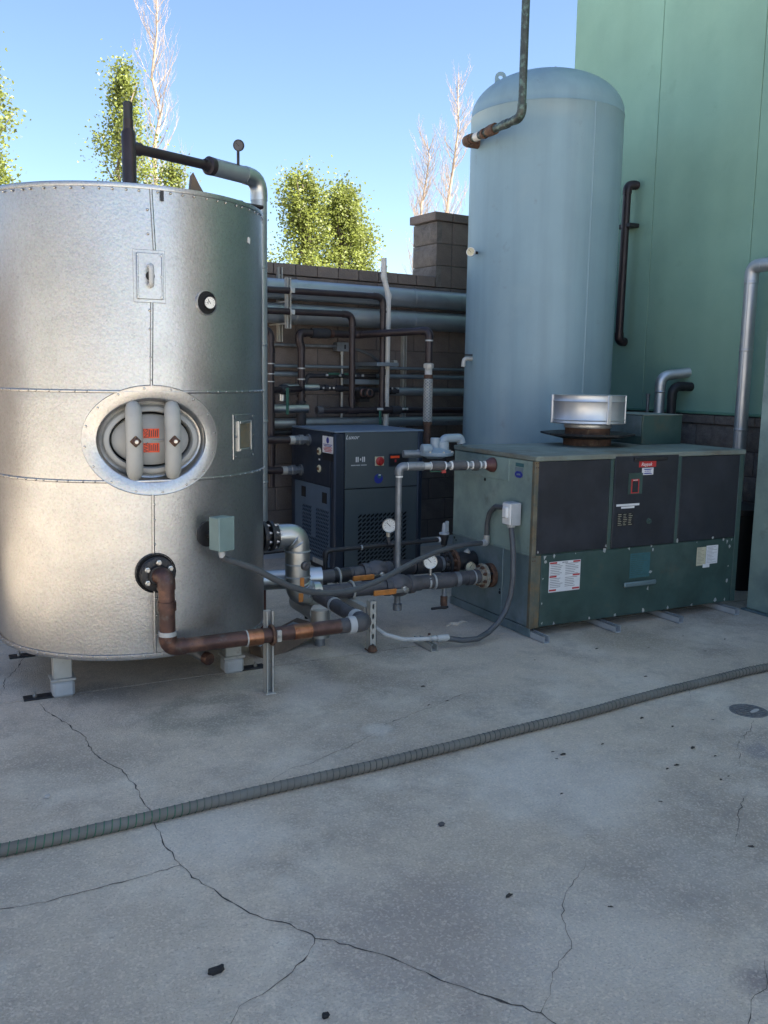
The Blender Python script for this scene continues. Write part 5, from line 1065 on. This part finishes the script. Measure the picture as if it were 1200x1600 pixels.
pipe('thin_wall_stub', 'thin capped grey stub left of the silver vent', 'pipe', [(5.66, 5.98, .5), (5.66, 5.98, 1.40)], .014, m_gal2, elbow=0, coup=(((5.66, 5.98, 1.39), Z, 1.4, .02),))
dk = thing('black_bin', 'black round bin in the dark gap behind the boiler end', 'bin', (5.45, 4.95, 0))
MB().lathe((5.42, 4.72, 0), Z, [(0, 0), (.2, 0), (.23, .55), (.245, .56), (.245, .60), (.1, .62), (0, .62)], 28).build('body', m_black, dk)
# pale green cabinet at the right edge
cb = thing('pale_green_cabinet', 'pale green metal cabinet cut off by the right edge', 'cabinet', (5.2, 3.6, 0))
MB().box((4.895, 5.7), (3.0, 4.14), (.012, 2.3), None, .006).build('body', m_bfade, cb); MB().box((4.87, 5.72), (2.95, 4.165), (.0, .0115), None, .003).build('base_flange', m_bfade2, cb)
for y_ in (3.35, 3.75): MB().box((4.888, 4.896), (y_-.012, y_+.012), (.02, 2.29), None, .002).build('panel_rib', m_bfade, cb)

# ------------------------------------------------------------------ hose, leaves, small things on the slab
hp = [(-1.7, 3.0), (-1.0, 2.97), (-.4, 2.93), (.169, 2.914), (.638, 2.926), (1.028, 2.95), (1.56, 2.976), (2.202, 3.022), (2.699, 3.066), (3.302, 3.134), (3.945, 3.167), (4.3, 3.13), (4.6, 2.98), (4.85, 2.72), (5.2, 2.45), (5.5, 2.1), (5.7, 1.5), (5.72, .9)]
def catmull(pl, step):
    out = []
    for i in range(1, len(pl)-2):
        p0, p1, p2, p3 = [V((*q, 0)) for q in pl[i-1:i+3]]; n = max(2, int((p2-p1).length/step))
        for k in range(n):
            f = k/n; out.append(.5*((2*p1)+(p2-p0)*f+(2*p0-5*p1+4*p2-p3)*f*f+(3*p1-p0-3*p2+p3)*f**3))
    out.append(V((*pl[-2], 0))); return out
hr = .0205; pth = [p+Z*(hr+.001*mnoise.noise(p*3))+Y*.007*mnoise.noise(p*2.2) for p in catmull(hp, .006)]
ho = thing('suction_hose', 'long ribbed grey-green hose lying across the concrete', 'hose', (1.5, 3.0, 0))
MB().tube(pth, [hr*(1+.025*sin(i*2*pi/5)) for i in range(len(pth))], 16).build('hose_wall', m_hose, ho)
cl = []; ds = 0
for i in range(len(pth)-1):
    t = (pth[i+1]-pth[i]); L = t.length; t = t/L; sd_ = t.cross(Z)
    for q in range(2):
        f = q/2; a = (ds+L*f)/.0265*2*pi; cl.append(pth[i]+t*L*f+(sd_*cos(a)+Z*sin(a))*(hr+.0004))
    ds += L
tag(MB().tube(cl, .0021, 5, False).build('spiral_rib', m_coil, ho), None, None)
# ring on the hose near the right edge
lf = []
for i in range(4):
    n = 7; vs = [(0, 0, .003)]; L_, w_ = (1, .45)
    for k in range(n*2): a = 2*pi*k/(n*2); rr_ = R.uniform(.8, 1.1); vs.append((L_*cos(a)*rr_, w_*sin(a)*rr_, .12+.3*abs(sin(a))*R.random()))
    me = MB().add([(x*.02, y*.02, .002+max(0, z-.1)*.018) for x, y, z in vs], [(0, 1+k, 1+(k+1) % (2*n)) for k in range(2*n)]).mesh('dry_leaf', m_leafd, 0); lf.append(me)
for i, (x, y) in enumerate(LEAVES):
    o = bpy.data.objects.new('dry_leaf', lf[i % 4]); COL.objects.link(o); o.location = (x, y, .0); o.rotation_euler = (0, 0, R.uniform(-.7, .7)); s = R.uniform(.35, .85); o.scale = (s, s, s)
    far = y > 3.25
    tag(o, 'small dark dry leaf on the concrete between the hose and the boiler' if far else 'small dark dry leaf on the open concrete in front of the hose', 'leaf', 'dry leaves between hose and boiler' if far else 'dry leaves in front of the hose')
def lump(name, label, cat, x, y, sx, sy, sz, m, seed, rz=0, grp=None):
    rr_ = random.Random(seed); vs = []; fs = []; nu, nv = 10, 5
    for j in range(nv+1):
        for i in range(nu):
            a = 2*pi*i/nu; e = -pi/2+pi*j/nv; q = 1+rr_.uniform(-.16, .16)*(0 < j < nv); ce = cos(e)**.45 if 0 < j < nv else 0; u, v_ = sx*ce*math.copysign(abs(cos(a))**.5, cos(a))*q, sy*ce*math.copysign(abs(sin(a))**.7, sin(a))*q
            vs.append((x+u*cos(rz)-v_*sin(rz), y+u*sin(rz)+v_*cos(rz), max(.0, sz+sz*sin(e)*q)))
    for j in range(nv):
        for i in range(nu): fs.append((j*nu+i, j*nu+(i+1) % nu, (j+1)*nu+(i+1) % nu, (j+1)*nu+i))
    tag(MB().add(vs, fs).build(name, m, None, 25), label, cat, grp)
(l0, l1_, l2_, l3_) = LUMPS
lump('charcoal_lump', 'elongated black lump on the concrete near the bottom left', 'lump', *l0, .024, .0095, .008, m_char, 1, .1)
lump('charcoal_lump', 'small black lump at the bottom edge of the concrete', 'lump', *l1_, .009, .007, .006, m_char, 2)
lump('pebble', 'pale pebble on the concrete above the hose at the left', 'pebble', *l2_, .010, .007, .006, m_pebble, 3)
lump('pebble', 'dark pebble on the open concrete right of the middle', 'pebble', *l3_, .011, .008, .006, m_gpipe, 4)
t = thing('rag_strip', 'short pale strip of rag on the floor by the boiler', 'rag', (2.93, 4.62, 0)); MB().tube([(2.84, 4.61, .006), (2.88, 4.64, .007), (2.92, 4.62, .006), (2.97, 4.65, .008), (3.0, 4.63, .006)], [.006, .011, .012, .010, .004], 8).build('rag', m_conc, t)
# loose grit on the slab
vs = []; fs = []
gc = [(.22, 2.74, .12), (.35, 2.68, .15), (1.5, 1.75, .3), (2.0, 1.9, .4), (1.0, 1.8, .3), (2.2, 2.5, .5)]
for i in range(900):
    if i % 3: c_ = gc[R.randrange(6)]; x, y = R.gauss(c_[0], c_[2]), R.gauss(c_[1], c_[2])
    else: x, y = R.uniform(.1, 4.5), R.uniform(1.3, 4.0)
    s_ = R.uniform(.0006, .0019)*(1.6 if R.random() < .06 else 1); n = len(vs)
    vs += [(x+s_*R.uniform(.7, 1.4), y, s_*.4), (x, y+s_*R.uniform(.7, 1.4), s_*.4), (x-s_*R.uniform(.7, 1.4), y, s_*.4), (x, y-s_*R.uniform(.7, 1.4), s_*.4), (x, y, s_*1.3), (x, y, .0002)]
    fs += [(n, n+1, n+4), (n+1, n+2, n+4), (n+2, n+3, n+4), (n+3, n, n+4), (n+1, n, n+5), (n+2, n+1, n+5), (n+3, n+2, n+5), (n, n+3, n+5)]
tag(MB().add(vs, fs).build('grit', m_pebble, None, 0), 'fine pale grit scattered over the concrete slab', 'grit', kind='stuff')
